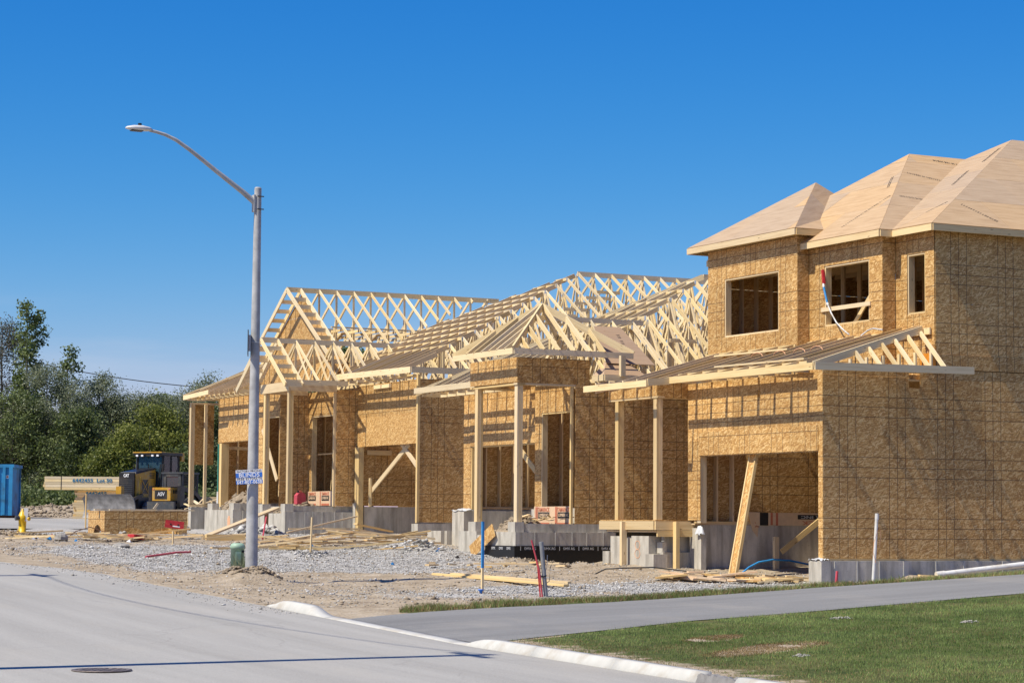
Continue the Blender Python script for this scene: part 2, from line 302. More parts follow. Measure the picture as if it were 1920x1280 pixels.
def box(name, a, b, mat, parent=None, label=None):
    a2 = [min(i, j) for i, j in zip(a, b)]; b2 = [max(i, j) for i, j in zip(a, b)]; c = [(i + j) / 2 for i, j in zip(a2, b2)]
    V = boxv([i - k for i, k in zip(a2, c)], [i - k for i, k in zip(b2, c)])
    o = mesh(name, V, BF, mat, parent, Matrix.Translation(c))
    if label: o['label'] = label
    return o
def boxes(name, lst, mat, parent=None, W=None):
    V = []; F = []
    for a, b in lst:
        n = len(V); V += boxv(a, b); F += [tuple(i + n for i in f) for f in BF]
    return mesh(name, V, F, mat, parent, W)
def tube_vf(pts, rad, seg=10, cap=True):
    pts = [Vector(p) for p in pts]; n = len(pts); rad = rad if isinstance(rad, (list, tuple)) else [rad] * n
    V = []; F = []; ref = Vector((0, 0, 1))
    for i, p in enumerate(pts):
        t = (pts[min(i + 1, n - 1)] - pts[max(i - 1, 0)]).normalized(); u = ref if abs(t.dot(ref)) < .95 else Vector((1, 0, 0))
        a = t.cross(u).normalized(); b = t.cross(a)
        for k in range(seg):
            q = 2 * math.pi * k / seg; V.append(p + (a * math.cos(q) + b * math.sin(q)) * rad[i])
    for i in range(n - 1):
        for k in range(seg): F.append((i * seg + k, i * seg + (k + 1) % seg, (i + 1) * seg + (k + 1) % seg, (i + 1) * seg + k))
    if cap:   # caps on their own vertices, so that the smooth sides keep level normals
        m = len(V); V += [V[k].copy() for k in range(seg)] + [V[(n - 1) * seg + k].copy() for k in range(seg)]
        F.append(tuple(m + k for k in range(seg - 1, -1, -1))); F.append(tuple(m + seg + k for k in range(seg)))
    return V, F
def tube(name, pts, rad, mat, parent=None, seg=10, W=None, smooth=True):
    V, F = tube_vf(pts, rad, seg); return mesh(name, V, F, mat, parent, W, smooth)
def lathe(name, prof, mat, parent=None, loc=(0, 0, 0), seg=20):
    V = []; F = []
    for r, z in prof:
        for k in range(seg): q = 2 * math.pi * k / seg; V.append((r * math.cos(q), r * math.sin(q), z))
    for i in range(len(prof) - 1):
        for k in range(seg): F.append((i * seg + k, i * seg + (k + 1) % seg, (i + 1) * seg + (k + 1) % seg, (i + 1) * seg + k))
    F.append(tuple(range(seg - 1, -1, -1))); F.append(tuple((len(prof) - 1) * seg + k for k in range(seg)))
    o = mesh(name, V, F, mat, parent, Matrix.Translation(loc), True); return o
def prism(name, poly, t, mat, parent=None, W=None):
    """poly in local xy, extruded +-t/2 in z"""
    n = len(poly); V = [(x, y, -t / 2) for x, y in poly] + [(x, y, t / 2) for x, y in poly]
    F = [tuple(range(n - 1, -1, -1)), tuple(range(n, 2 * n))] + [(i, (i + 1) % n, n + (i + 1) % n, n + i) for i in range(n)]
    return mesh(name, V, F, mat, parent, W)
def frame(o, x, y):
    x = Vector(x).normalized(); y = Vector(y); y = (y - x * y.dot(x)).normalized(); z = x.cross(y); o = Vector(o)
    return Matrix(((x.x, y.x, z.x, o.x), (x.y, y.y, z.y, o.y), (x.z, y.z, z.z, o.z), (0, 0, 0, 1)))
def text(name, s, W, size, mat, parent, width=None, bold=0., align='CENTER'):
    cu = bpy.data.curves.new(name, 'FONT'); cu.body = s; cu.size = size; cu.align_x = align; cu.align_y = 'CENTER'; cu.offset = bold; cu.extrude = .0012; cu.resolution_u = 3
    to = bpy.data.objects.new(name + '_c', cu); COL.objects.link(to); bpy.context.view_layer.update()
    dg = bpy.context.evaluated_depsgraph_get(); me = bpy.data.meshes.new_from_object(to.evaluated_get(dg)); COL.objects.unlink(to); bpy.data.objects.remove(to)
    if width:
        xs = [v.co.x for v in me.vertices]; k = width / (max(xs) - min(xs))
        for v in me.vertices: v.co.x *= k
    me.materials.clear(); me.materials.append(mat); o = bpy.data.objects.new(name, me); return link(o, parent, W)
def grid_mesh(name, xs, ys, zf, mat, attrs=None, parent=None):
    X, Y = np.meshgrid(xs, ys); Z = zf(X, Y); nx, ny = len(xs), len(ys)
    V = np.stack([X, Y, Z], -1).reshape(-1, 3); i = np.arange((ny - 1) * (nx - 1)); r, c = i // (nx - 1), i % (nx - 1); a = r * nx + c
    F = np.stack([a, a + 1, a + nx + 1, a + nx], 1)
    o = np_mesh(name, V, F, mat, parent=parent, smooth=True)
    for k, fn in (attrs or {}).items():
        at = o.data.attributes.new(k, 'FLOAT', 'POINT'); at.data.foreach_set('value', fn(X, Y).reshape(-1).astype(np.float32))
    return o
def np_mesh(name, V, F, mat, tone=None, parent=None, smooth=False, W=None):
    me = bpy.data.meshes.new(name); nv, nf, k = len(V), len(F), F.shape[1]
    me.vertices.add(nv); me.vertices.foreach_set('co', np.ascontiguousarray(V, np.float32).reshape(-1))
    me.loops.add(nf * k); me.loops.foreach_set('vertex_index', np.ascontiguousarray(F, np.int32).reshape(-1))
    me.polygons.add(nf); me.polygons.foreach_set('loop_start', np.arange(0, nf * k, k, dtype=np.int32))
    if smooth: me.polygons.foreach_set('use_smooth', np.ones(nf, bool))
    if tone is not None:
        at = me.attributes.new('tone', 'FLOAT', 'POINT'); at.data.foreach_set('value', np.asarray(tone, np.float32))
    me.materials.append(mat); me.update(calc_edges=True); return link(bpy.data.objects.new(name, me), parent, W)
# ---------------------------------------------------------------- the setting: ground, road, kerb, driveway
def gravel_f(X, Y):
    a = np.exp(-(((X - 17.8) / 5.4) ** 2 + ((Y - 49.0) / 6.2) ** 4))
    b = np.exp(-(((X - 22.0) / 5.5) ** 2 + ((Y - 38.0 - .16 * (X - 22)) / 1.9) ** 2)) * 1.0
    c = np.exp(-(((X - 22.5) / 3.6) ** 4 + ((Y - 49.5 - .5 * (X - 22)) / 3.6) ** 4))
    d = sm(58.5, 61, Y) * .85 * (1 - sm(96, 100, Y))
    s = np.exp(-((X - 17.2) ** 2 / 5 + (Y - 56.8) ** 2 / 2.6))          # soil strip with the debris
    s2 = np.exp(-(((X - 13.4) / 1.0) ** 2)) * sm(34, 36, Y)              # dirt along the road edge
    s3 = np.exp(-(((X - 17.5) / 4.5) ** 4 + ((Y - 41.1) / 1.9) ** 4))   # soil round the lamp post
    return np.clip(np.maximum.reduce([a, b, c, d]) - s * .9 - s2 * .6 - s3 * .75, 0, 1)
def drive_near(x): return np.interp(x, [13.4, 14.2, 15.8, 17.6, 20.6, 24.2, 40], [27.3, 27.67, 28.04, 28.6, 28.9, 29.3, 29.8])
def drive_far(x): return np.interp(x, [13.4, 15.6, 19.3, 23.2, 27, 40], [31.75, 32.3, 33.0, 33.25, 33.1, 33.1])
def turf_f(X, Y):
    lawn = (.42 + .58 * sm(13.9, 15.6, X)) * sm(13.55, 13.75, X) * (1 - sm(-.1, .1, Y - drive_near(X)))
    f2 = drive_far(X); w = np.interp(X, [13.5, 15, 18, 24, 30], [.6, .9, 1.45, 1.5, 1.0])
    strip = sm(14.2, 15.2, X) * np.clip(1.25 - (Y - f2) / w, 0, 1) * (Y > f2 - .2)
    bare = sum(np.exp(-((((X - bx) * math.cos(q) + (Y - by) * math.sin(q)) / ra) ** 2 + ((-(X - bx) * math.sin(q) + (Y - by) * math.cos(q)) / rb) ** 2) ** 2) for bx, by, ra, rb, q in BARE)
    return np.clip(lawn + strip * .9 - bare * 1.2, 0, 1)
BARE = [(16.05, 24.3, .95, .42, .35), (16.3, 26.0, .5, .28, .3)]
def axis(segs):
    o = []
    for a, b, s in segs: o += list(np.arange(a, b, s))
    return np.array(o + [segs[-1][1]])
_hn = RNG.random((260, 260))
def vnoise(X, Y, s):
    x = (X / s) % 259; y = (Y / s) % 259; i = np.floor(x).astype(int); j = np.floor(y).astype(int); fx = x - i; fy = y - j; fx = fx * fx * (3 - 2 * fx); fy = fy * fy * (3 - 2 * fy)
    return _hn[i, j] * (1 - fx) * (1 - fy) + _hn[(i + 1) % 260, j] * fx * (1 - fy) + _hn[i, (j + 1) % 260] * (1 - fx) * fy + _hn[(i + 1) % 260, (j + 1) % 260] * fx * fy - .5
def ground_z(X, Y):
    rough = sm(33.4, 34.4, Y) * sm(13.3, 14.0, X) * (1 - sm(75, 95, Y)) + sm(100, 104, Y)
    md = sum(np.exp(-((X - a) ** 2 + (Y - b) ** 2) / (r * r * 1.5)) for a, b, r, h in MOUNDS)
    r = vnoise(X + 40, Y + 7, 1.7) * .10 + vnoise(X + 3, Y + 90, .55) * .055 + vnoise(X + 70, Y + 33, .21) * .035 * (1 + 3.0 * np.clip(md, 0, 1))
    base = zg(X, Y) + r * rough
    # the ground stays below the paving sheets
    xe = road_edge(Y); road = np.clip((xe - X) / .2, 0, 1) * (Y < 58)
    dr = np.clip(np.minimum(Y - drive_near(X), drive_far(X) - Y) / .2, 0, 1) * (X > 13.3)
    sd = sm(73, 74.5, Y) * (1 - sm(95.5, 97, Y)) * (1 - sm(26.5, 27.5, X))
    dr = np.clip((np.minimum(Y - drive_near(X), drive_far(X) - Y) - .10) / .3, 0, 1) * (X > 13.3)
    return base - .05 * np.clip(road + sd, 0, 1) - .02 * dr
gxs = axis([(-1500, -100, 200), (-100, 0, 20), (0, 12, 2.), (12, 15, .15), (15, 30, .22), (30, 45, .8), (45, 100, 5), (100, 1800, 200)])
gys = axis([(-40, 15, 5), (15, 33, .3), (33, 46, .2), (46, 66, .28), (66, 110, .6), (110, 200, 6), (200, 2000, 150)])
tag(grid_mesh('ground', gxs, gys, ground_z, M['ground'], {'gravel': gravel_f, 'turf': turf_f}), kind='structure')

def sheet(name, rows, mat, dz):
    """rows: list of lists of (x, y); a strip of quads laid dz above the ground"""
    nx = len(rows[0]); V = [(x, y, gz_plain(x, y) + dz) for r in rows for x, y in r]; F = []
    for j in range(len(rows) - 1):
        for i in range(nx - 1): a = j * nx + i; F.append((a, a + 1, a + nx + 1, a + nx))
    return tag(mesh(name, V, F, mat, smooth=True), kind='structure')
def gz_plain(x, y): return float(zg(x, y, False))
rows = []
for y in axis([(-40, 20, 6), (20, 58, .6)]):
    e = float(road_edge(y)) + .05 * math.sin(y * 3.1) * (y > 34.6) + .04 * math.sin(y * 7.7) * (y > 34.6)
    rows.append([(x, y) for x in (5.3, 8, 10, 11.5, 12.5)] + [(min(e, 13.38), y)] if e > 12.6 else [(5.3 + (e - 5.3) * k / 5 if e > 5.3 else 5.3 + k * .001, y) for k in range(6)])
sheet('road', rows, M['road'], .004)
sheet('driveway', [[(x, float(drive_near(x)) + (float(drive_far(x)) - float(drive_near(x))) * k) for x in list(np.arange(13.62, 24, .5)) + [25, 27, 30, 35, 40]] for k in (0, .25, .5, .75, 1)], M['drive'], .008)
sheet('side_road', [[(x, y) for x in np.linspace(-60, 27, 12)] for y in np.arange(74, 96.1, 2)], M['road'], .01)

def kerb_run(name, ys, hs_, label=None):
    V = []; n = 6
    for y, h in zip(ys, hs_):
        b = gz_plain(13.3, y); lean = .05 + .02
        V += [(13.385, y, b - .08), (13.385, y, b + .012), (13.40 + .045 * min(1, h / .12), y, b + max(h, .014) - .02 * min(1, h / .1)), (13.45 + .02, y, b + max(h, .018)), (13.60, y, b + max(h, .018)), (13.615, y, b - .08)]
    F = []
    for j in range(len(ys) - 1):
        for i in range(n - 1): a = j * n + i; F.append((a, a + n, a + n + 1, a + 1))
    F += [tuple(range(n)), tuple(range((len(ys) - 1) * n + n - 1, (len(ys) - 1) * n - 1, -1))]
    return tag(mesh(name, V, F, M['concrete_old'], smooth=True), kind='structure')
# near kerb: cast in lengths with open joints; broken piece where the mortar patch lies
for a, b in ((8, 11), (11, 14), (14, 17), (17, 21.0), (21.74, 23.6), (23.61, 25.6)):
    ys = list(np.linspace(a, b - .006, 8)); kerb_run('kerb', ys, [.115 + .001 * math.sin(y * 3) for y in ys])
ys = list(np.linspace(25.6, 27.9, 12)); kerb_run('kerb', ys, [.115 * (1 - float(sm(26.9, 27.85, y))) for y in ys])
ys = list(np.linspace(27.905, 32.2, 12)); kerb_run('kerb', ys, [.02] * 12)
ys = list(np.linspace(32.205, 34.6, 16)); kerb_run('kerb', ys, [.12 * float(sm(32.3, 33.1, y)) * (1 - .8 * float(sm(34.0, 34.6, y))) + .01 for y in ys])
# rough mortar patch in the kerb gap
V = []; F = []; n = 12
for i in range(n + 1):
    for j in range(6):
        y = 20.99 + .76 * i / n; x = 13.385 + .23 * j / 5; V.append((x, y, gz_plain(13.3, y) + (.095 if 0 < j < 5 else -.02) * (1 - .25 * (i in (0, n))) + random.uniform(-.016, .016)))
for i in range(n):
    for j in range(5): a = i * 6 + j; F.append((a, a + 6, a + 7, a + 1))
M['mortar'] = plain('mortar_patch', (.22, .21, .20), .9, bumpy=.6)
tag(mesh('kerb_patch', V, F, M['mortar']), kind='structure')

# gravel, turf and other things nobody could count
OCT = np.array([(1, 0, 0), (-1, 0, 0), (0, 1, 0), (0, -1, 0), (0, 0, 1), (0, 0, -1)], float)
OCF = np.array([(0, 2, 4), (2, 1, 4), (1, 3, 4), (3, 0, 4), (2, 0, 5), (1, 2, 5), (3, 1, 5), (0, 3, 5)])
def stones(name, P, S, mat, flat=.7):
    n = len(P); V = OCT[None] * (RNG.uniform(.6, 1.3, (n, 6, 1))) + RNG.normal(0, .18, (n, 6, 3)); a = RNG.uniform(0, 6.28, n); ca, sa = np.cos(a), np.sin(a)
    V = np.stack([V[..., 0] * ca[:, None] - V[..., 1] * sa[:, None], V[..., 0] * sa[:, None] + V[..., 1] * ca[:, None], V[..., 2] * flat], -1) * S[:, None, None]
    V += P[:, None, :]; F = (OCF[None] + (np.arange(n) * 6)[:, None, None]).reshape(-1, 3)
    return tag(np_mesh(name, V.reshape(-1, 3), F, mat, np.repeat(RNG.random(n), 6)), kind='stuff')
def scatter(n, x0, x1, y0, y1, wf):
    X = RNG.uniform(x0, x1, n * 3); Y = RNG.uniform(y0, y1, n * 3); k = RNG.random(n * 3) < wf(X, Y); X, Y = X[k][:n], Y[k][:n]; return X, Y
offroad = lambda X, Y: (X > road_edge(Y) + .1) & ((Y > drive_far(X) + .5) | (X < 13.4))
X, Y = scatter(125000, 13.4, 28, 34, 66, lambda X, Y: (np.clip(gravel_f(X, Y) + .5 * vnoise(X, Y, .8), 0, 1) ** 1.2 + .06) * offroad(X, Y))
Sz = RNG.lognormal(-4.48, .42, len(X)); stones('gravel', np.stack([X, Y, ground_z(X, Y) + Sz * .25], 1), Sz, M['stone'])
X, Y = scatter(5200, 13.4, 28, 33.5, 62, lambda X, Y: (.25 + .5 * (vnoise(X, Y, 1.1) > .1)) * offroad(X, Y))
Sz = RNG.lognormal(-4.1, .5, len(X)); o = stones('soil_clods', np.stack([X, Y, ground_z(X, Y) + Sz * .2], 1), Sz, M['rock'])
M['clod'] = plain('soil_clod', (.31, .245, .17), .95, var=.25); o.data.materials[0] = M['clod']
X, Y = scatter(1800, 11.2, 13.3, 33, 47, lambda X, Y: np.clip(1 - (road_edge(Y) - X) / 1.3, 0, 1) ** 3 * (X < road_edge(Y)))
Sz = RNG.lognormal(-4.6, .45, len(X)); stones('gravel', np.stack([X, Y, zg(X, Y, False) + .006 + Sz * .2], 1), Sz, M['stone'])
def heap(cx, cy, r, n, smin, smax, z0=None, name='rubble', h=.15, mat='stone'):
    a = RNG.uniform(0, 6.28, n); d = np.sqrt(RNG.random(n)) * r; X = cx + d * np.cos(a); Y = cy + d * np.sin(a); S = RNG.uniform(smin, smax, n)
    Z = (ground_z(X, Y) if z0 is None else np.full(n, z0)) + h * (1 - (d / r) ** 2) * RNG.uniform(.4, 1, n) + S * .2
    return stones(name, np.stack([X, Y, Z], 1), S, M[mat], .65)
heap(24.2, 52.3, .9, 80, .03, .085, name='concrete_rubble', h=.12); heap(24.0, 63.0, .9, 160, .05, .16, name='concrete_rubble', h=.3); heap(23.3, 70.0, 1.1, 190, .06, .17, name='concrete_rubble', h=.35)
heap(15.36, 40.6, .6, 420, .02, .06, name='soil_clods', h=.0, mat='clod'); heap(15.4, 59.0, 1.3, 320, .02, .07, name='soil_clods', h=.0, mat='clod')
heap(24.6, 46.9, 1.2, 260, .02, .07, name='soil_clods', h=.02, mat='clod'); heap(20.2, 49.4, .45, 90, .02, .06, name='gravel', h=.03)
heap(20.0, 63.6, .9, 120, .03, .08, name='gravel', h=.35); heap(29, 105, 4.5, 900, .03, .12, name='soil_clods', h=.0, mat='clod')

def grass(name, X, Y, hmin, hmax, wid, mat, zf=ground_z, lean=.5):
    n = len(X); Z = zf(X, Y) - .004; a = RNG.uniform(0, 6.28, n); h = RNG.uniform(hmin, hmax, n); l = RNG.uniform(.1, lean, n) * h; b = RNG.uniform(0, 6.28, n)
    w = wid * RNG.uniform(.6, 1.2, n); dx, dy = np.cos(a) * w, np.sin(a) * w; tx, ty = np.cos(b) * l, np.sin(b) * l
    V = np.stack([np.stack([X - dx, Y - dy, Z], 1), np.stack([X + dx, Y + dy, Z], 1), np.stack([X + tx, Y + ty, Z + h], 1)], 1).reshape(-1, 3)
    t = np.clip(.48 + .8 * vnoise(X, Y, .8) + .7 * vnoise(X + 20, Y + 11, 2.6) + .7 * vnoise(X + 50, Y, .22) + RNG.normal(0, .17, n), 0, 1)
    return tag(np_mesh(name, V, np.arange(n * 3).reshape(-1, 3), mat, np.repeat(t, 3)), kind='stuff')
def lawn_w(X, Y):
    return (turf_f(X, Y) + 1.5 * vnoise(X + 9, Y, .3) > .40) * (X > 13.66) * (Y < drive_near(X) - .02)
X, Y = scatter(150000, 13.65, 27, 18.2, 29.4, lambda X, Y: lawn_w(X, Y) * np.clip(1 - (X - 19) / 12, .3, 1) * np.where(X - 13.65 < 1.8, .12 + .6 * (X - 13.65) / 1.8, 1)); grass('lawn_grass', X, Y, .018, .05, .0035, M['grass'])
X, Y = scatter(26000, 13.65, 25, 18.2, 29.2, lambda X, Y: (Y < drive_near(X)) * (lawn_w(X, Y) * .45 * (vnoise(X, Y, .9) > .02) + (turf_f(X, Y) <= .5) * .5 + (X < 16.2) * 1.0 * np.clip(1 - (X - 13.65) / 2.6, 0, 1) * (vnoise(X, Y, .7) > -.15))); grass('dry_lawn_grass', X, Y, .012, .04, .004, M['dry_grass'], lean=1.2)
for bx_, by_, ra_, rb_, q_ in BARE:
    X, Y = scatter(6500, bx_ - 1.1, bx_ + 1.1, by_ - .7, by_ + .7, lambda X, Y: (turf_f(X, Y) < .75) * .9 * (vnoise(X, Y, .4) > -.28)); grass('dead_grass', X, Y, .008, .03, .005, M['dry_grass'], lean=2.0)
strip_w = lambda X, Y: (turf_f(X, Y) > .38) * (Y > drive_far(X) - .05) * (vnoise(X, Y, .5) > -.22)
X, Y = scatter(24000, 13.9, 29, 31.5, 35.6, strip_w); grass('verge_grass', X, Y, .03, .12, .005, M['grass'], lean=.9)
X, Y = scatter(26000, 13.9, 29, 31.5, 35.6, strip_w); grass('dry_verge_grass', X, Y, .03, .11, .005, M['dry_grass'], lean=1.2)
for wx, wy, r, k, hh in ((27.9, 37.7, .5, 140, .12), (29.6, 38.0, .4, 110, .14), (16.42, 43.75, .2, 260, .42)):
    q = RNG.uniform(0, 6.28, k); d = np.sqrt(RNG.random(k)) * r; grass('weeds', wx + d * np.cos(q), wy + d * np.sin(q), hh * .4, hh, .009, M['leaf_willow'] if hh > .3 else M['grass'], lean=.8)
# ---------------------------------------------------------------- houses under construction
def clip(poly, a, b, c):
    """keep a*x + b*y <= c"""
    out = []
    for i in range(len(poly)):
        p, q = poly[i], poly[(i + 1) % len(poly)]; dp = a * p[0] + b * p[1] - c; dq = a * q[0] + b * q[1] - c
        if dp <= 0: out.append(p)
        if dp * dq < 0: t = dp / (dp - dq); out.append((p[0] + (q[0] - p[0]) * t, p[1] + (q[1] - p[1]) * t))
    return out
def cut(rect, holes):
    rs = [rect]
    for h in holes:
        nr = []
        for a0, a1, b0, b1 in rs:
            x0, x1, y0, y1 = max(a0, h[0]), min(a1, h[1]), max(b0, h[2]), min(b1, h[3])
            if x0 >= x1 or y0 >= y1: nr.append((a0, a1, b0, b1)); continue
            if b0 < y0: nr.append((a0, a1, b0, y0))
            if y1 < b1: nr.append((a0, a1, y1, b1))
            if a0 < x0: nr.append((a0, x0, y0, y1))
            if x1 < a1: nr.append((x1, a1, y0, y1))
        rs = nr
    return [r for r in rs if r[1] - r[0] > .01 and r[3] - r[2] > .01]
def groups_of(rs):
    out = []; rs = list(rs)
    while rs:
        g = [rs.pop()]; grow = True
        while grow:
            grow = False
            for r in list(rs):
                if any(min(r[1], q[1]) - max(r[0], q[0]) > -1e-4 and min(r[3], q[3]) - max(r[2], q[2]) > -1e-4 and (min(r[1], q[1]) - max(r[0], q[0]) > 1e-4 or min(r[3], q[3]) - max(r[2], q[2]) > 1e-4) for q in g): g.append(r); rs.remove(r); grow = True
        out.append(g)
    return out
def panel_wall(house, kind, c, a, b, z0, z1, holes=(), mat='osb', t=.011, pw=2.4384, ph=1.2192, name='osb_panel', shift=0.):
    """kind F: plane x=c facing the street, a..b are y.  kind S: plane y=c facing south, a..b are x."""
    if kind == 'F': W = frame((c, b, z0), (0, -1, 0), (0, 0, 1)); hl = [(b - h[1], b - h[0], h[2] - z0, h[3] - z0) for h in holes]
    else: W = frame((a, c, z0), (1, 0, 0), (0, 0, 1)); hl = [(h[0] - a, h[1] - a, h[2] - z0, h[3] - z0) for h in holes]
    Lx, Lz = b - a, z1 - z0; r = 0; y = 0.
    while y < Lz - .01:
        y1 = min(y + ph, Lz); x = -shift - (pw / 2 if r % 2 else 0)
        while x < Lx - .01:
            xa, xb = max(0, x), min(x + pw, Lx)
            if xb - xa > .012:
                g = .0025
                for rs in groups_of(cut((xa + g, xb - g, y + g, y1 - g), hl)):   # a cut sheet whose pieces do not touch is several pieces
                    dz = random.uniform(-.0025, .0025)
                    boxes(name, [((p, s, -t + dz), (q, u, dz)) for p, q, s, u in rs], M[mat], house, W)
            x += pw
        y = y1; r += 1
def gable_wall(house, c, poly, mat='osb_plain'):
    """poly of (y, z), convex, plane x=c facing the street"""
    b = max(p[0] for p in poly); z0 = min(p[1] for p in poly); W = frame((c, b, z0), (0, -1, 0), (0, 0, 1)); P = [(b - y, z - z0) for y, z in poly]
    ctr = (sum(p[0] for p in P) / len(P), sum(p[1] for p in P) / len(P)); mxx = max(p[0] for p in P); mxy = max(p[1] for p in P)
    for r in range(int(mxy / 1.2192) + 1):
        x = -(1.2192 if r % 2 else 0)
        while x < mxx:
            rect = [(x + .003, r * 1.2192 + .003), (x + 2.435, r * 1.2192 + .003), (x + 2.435, r * 1.2192 + 1.216), (x + .003, r * 1.2192 + 1.216)]
            q = rect
            for i in range(len(P)):
                p0, p1 = P[i], P[(i + 1) % len(P)]; nx, ny = p1[1] - p0[1], -(p1[0] - p0[0])
                if nx * ctr[0] + ny * ctr[1] > nx * p0[0] + ny * p0[1]: nx, ny = -nx, -ny
                if q: q = clip(q, nx, ny, nx * p0[0] + ny * p0[1])
            if len(q) > 2: prism('osb_panel', q, .011, M[mat], house, W)
            x += 2.4384
def sheathe(house, pts, mat='ply_roof', t=.014, name='roof_sheathing_panel', shift=0., parent=None):
    """convex planar roof face; pts[0]->pts[1] is the eave"""
    P3 = [Vector(p) for p in pts]; x = P3[1] - P3[0]; nrm = None
    for i in range(2, len(P3)):
        nrm = x.cross(P3[i] - P3[0])
        if nrm.length > 1e-4: break
    if nrm.z < 0: nrm = -nrm
    y = nrm.cross(x); W = frame(P3[0], x, y); inv = W.inverted(); P = [tuple((inv @ p)[:2]) for p in P3]
    ctr = (sum(p[0] for p in P) / len(P), sum(p[1] for p in P) / len(P)); x0 = min(p[0] for p in P); x1 = max(p[0] for p in P); y1 = max(p[1] for p in P); r = 0; yy = 0.
    while yy < y1:
        xx = x0 - shift - (1.2192 if r % 2 else 0)
        while xx < x1:
            q = [(xx + .002, yy + .002), (xx + 2.436, yy + .002), (xx + 2.436, yy + 1.217), (xx + .002, yy + 1.217)]
            for i in range(len(P)):
                p0, p1 = P[i], P[(i + 1) % len(P)]; nx, ny = p1[1] - p0[1], -(p1[0] - p0[0])
                if nx * ctr[0] + ny * ctr[1] > nx * p0[0] + ny * p0[1]: nx, ny = -nx, -ny
                if q: q = clip(q, nx, ny, nx * p0[0] + ny * p0[1])
            if len(q) > 2:
                W2 = W @ Matrix.Translation((0, 0, random.uniform(-.0015, .0015))); prism(name, q, t, M[mat], house, W2)
            xx += 2.4384
        yy += 1.2192; r += 1
def studs(house, kind, c, a, b, z0, z1, step=.4064, depth=.14, holes=(), side=1, mat='stud', plates=True):
    """studs standing inside (side=+1: deeper than the sheathing face at c)"""
    k = 0; u = a + .019
    while u < b - .01:
        segs = [(z0 + .038, z1 - .038)]
        for h in holes:
            if h[0] < u < h[1]: segs = [s2 for s in segs for s2 in ((s[0], min(s[1], h[2])), (max(s[0], h[3]), s[1])) if s2[1] - s2[0] > .08]
        for s0, s1 in segs:
            d0, d1 = sorted((c + side * .013, c + side * (.013 + depth)))
            if kind == 'F': beam('wall_stud', ((d0 + d1) / 2, u, s0), ((d0 + d1) / 2, u, s1), .038, depth, M[mat], house, up=(1, 0, 0))
            else: beam('wall_stud', (u, (d0 + d1) / 2, s0), (u, (d0 + d1) / 2, s1), .038, depth, M[mat], house, up=(0, 1, 0))
        u += step * random.uniform(.985, 1.015)
    if plates:
        m = c + side * (.013 + depth / 2)
        for z in (z0 + .019, z1 - .019):
            if kind == 'F': beam('wall_plate', (m, a, z), (m, b, z), depth, .038, M[mat], house)
            else: beam('wall_plate', (a, m, z), (b, m, z), depth, .038, M[mat], house)
def jamb(house, c, a, b, z0, z1, depth=.15, sill=True, proud=.0, mat='lumber'):
    """rough opening frame in a front wall at x=c: jack studs, lintel, sill"""
    x0 = c + .013 - proud; xm = x0 + depth / 2
    for y in (a + .019, b - .019): beam('jack_stud', (xm, y, z0), (xm, y, z1), .038, depth, M[mat], house, up=(1, 0, 0))
    beam('opening_lintel', (xm, a + .039, z1 - .019), (xm, b - .039, z1 - .019), depth, .038, M[mat], house)
    if sill: beam('opening_sill', (xm, a + .039, z0 + .019), (xm, b - .039, z0 + .019), depth, .038, M[mat], house)
def plates_mesh(parent, pts, x, s=.055):
    lst = []
    for y, z in pts: lst += [((x - .0225, y - s * .8, z - s), (x - .0195, y + s * .8, z + s))]
    o = boxes('nail_plates', lst, M['steel_plate'], parent); o['kind'] = 'stuff'; return o
def truss(house, x, y0, y1, zb, tops, webs, tail=None, wood='truss', d=.089, plate=True):
    """a truss in the plane x. bottom chord y0..y1 at zb, top chord polyline 'tops' [(y,z)..] (upper edge), webs [((y,z),(y,z))..]"""
    root = beam('roof_truss', (x, y0, zb + .045), (x, y1, zb + .045), .038, .089, M[wood], house)
    for p, q in zip(tops[:-1], tops[1:]):
        dv = Vector((0, q[0] - p[0], q[1] - p[1])).normalized(); nv = Vector((0, -dv.z, dv.y)); nv = nv if nv.z > 0 else -nv; o = nv * (-d / 2)
        beam('top_chord', Vector((x, p[0], p[1])) + o, Vector((x, q[0], q[1])) + o, .038, d, M[wood], root)
    for p, q in webs: beam('truss_web', (x, p[0], p[1]), (x, q[0], q[1]), .036, .064, M[wood], root, up=(1, 0, 0) if abs(p[0] - q[0]) < .01 else (0, 0, 1))
    if plate: plates_mesh(root, [p for p in tops[:]] and [(p[0], p[1] - .06) for p in tops[1:-1]] + [(q[0], q[1] - .02) for p, q in webs[::2]], x)
    return root
def fan_webs(y0, y1, zb, tops, n):
    """zig-zag webs under a top-chord polyline"""
    def top(y):
        for p, q in zip(tops[:-1], tops[1:]):
            if min(p[0], q[0]) - 1e-6 <= y <= max(p[0], q[0]) + 1e-6: return p[1] + (q[1] - p[1]) * (y - p[0]) / (q[0] - p[0] if abs(q[0] - p[0]) > 1e-6 else 1)
        return zb + .1
    ys = [y0 + (y1 - y0) * i / n for i in range(n + 1)]; W = []
    for i, y in enumerate(ys[1:-1], 1):
        t = top(y) - .06
        if t - zb < .25: continue
        W.append(((y, zb + .07), (y, t)))
        j = i + 1 if y < (y0 + y1) / 2 else i - 1
        t2 = top(ys[j]) - .08
        if t2 - zb > .3 and 0 < j < n: W.append(((y, zb + .08), (ys[j], t2)))
    return W

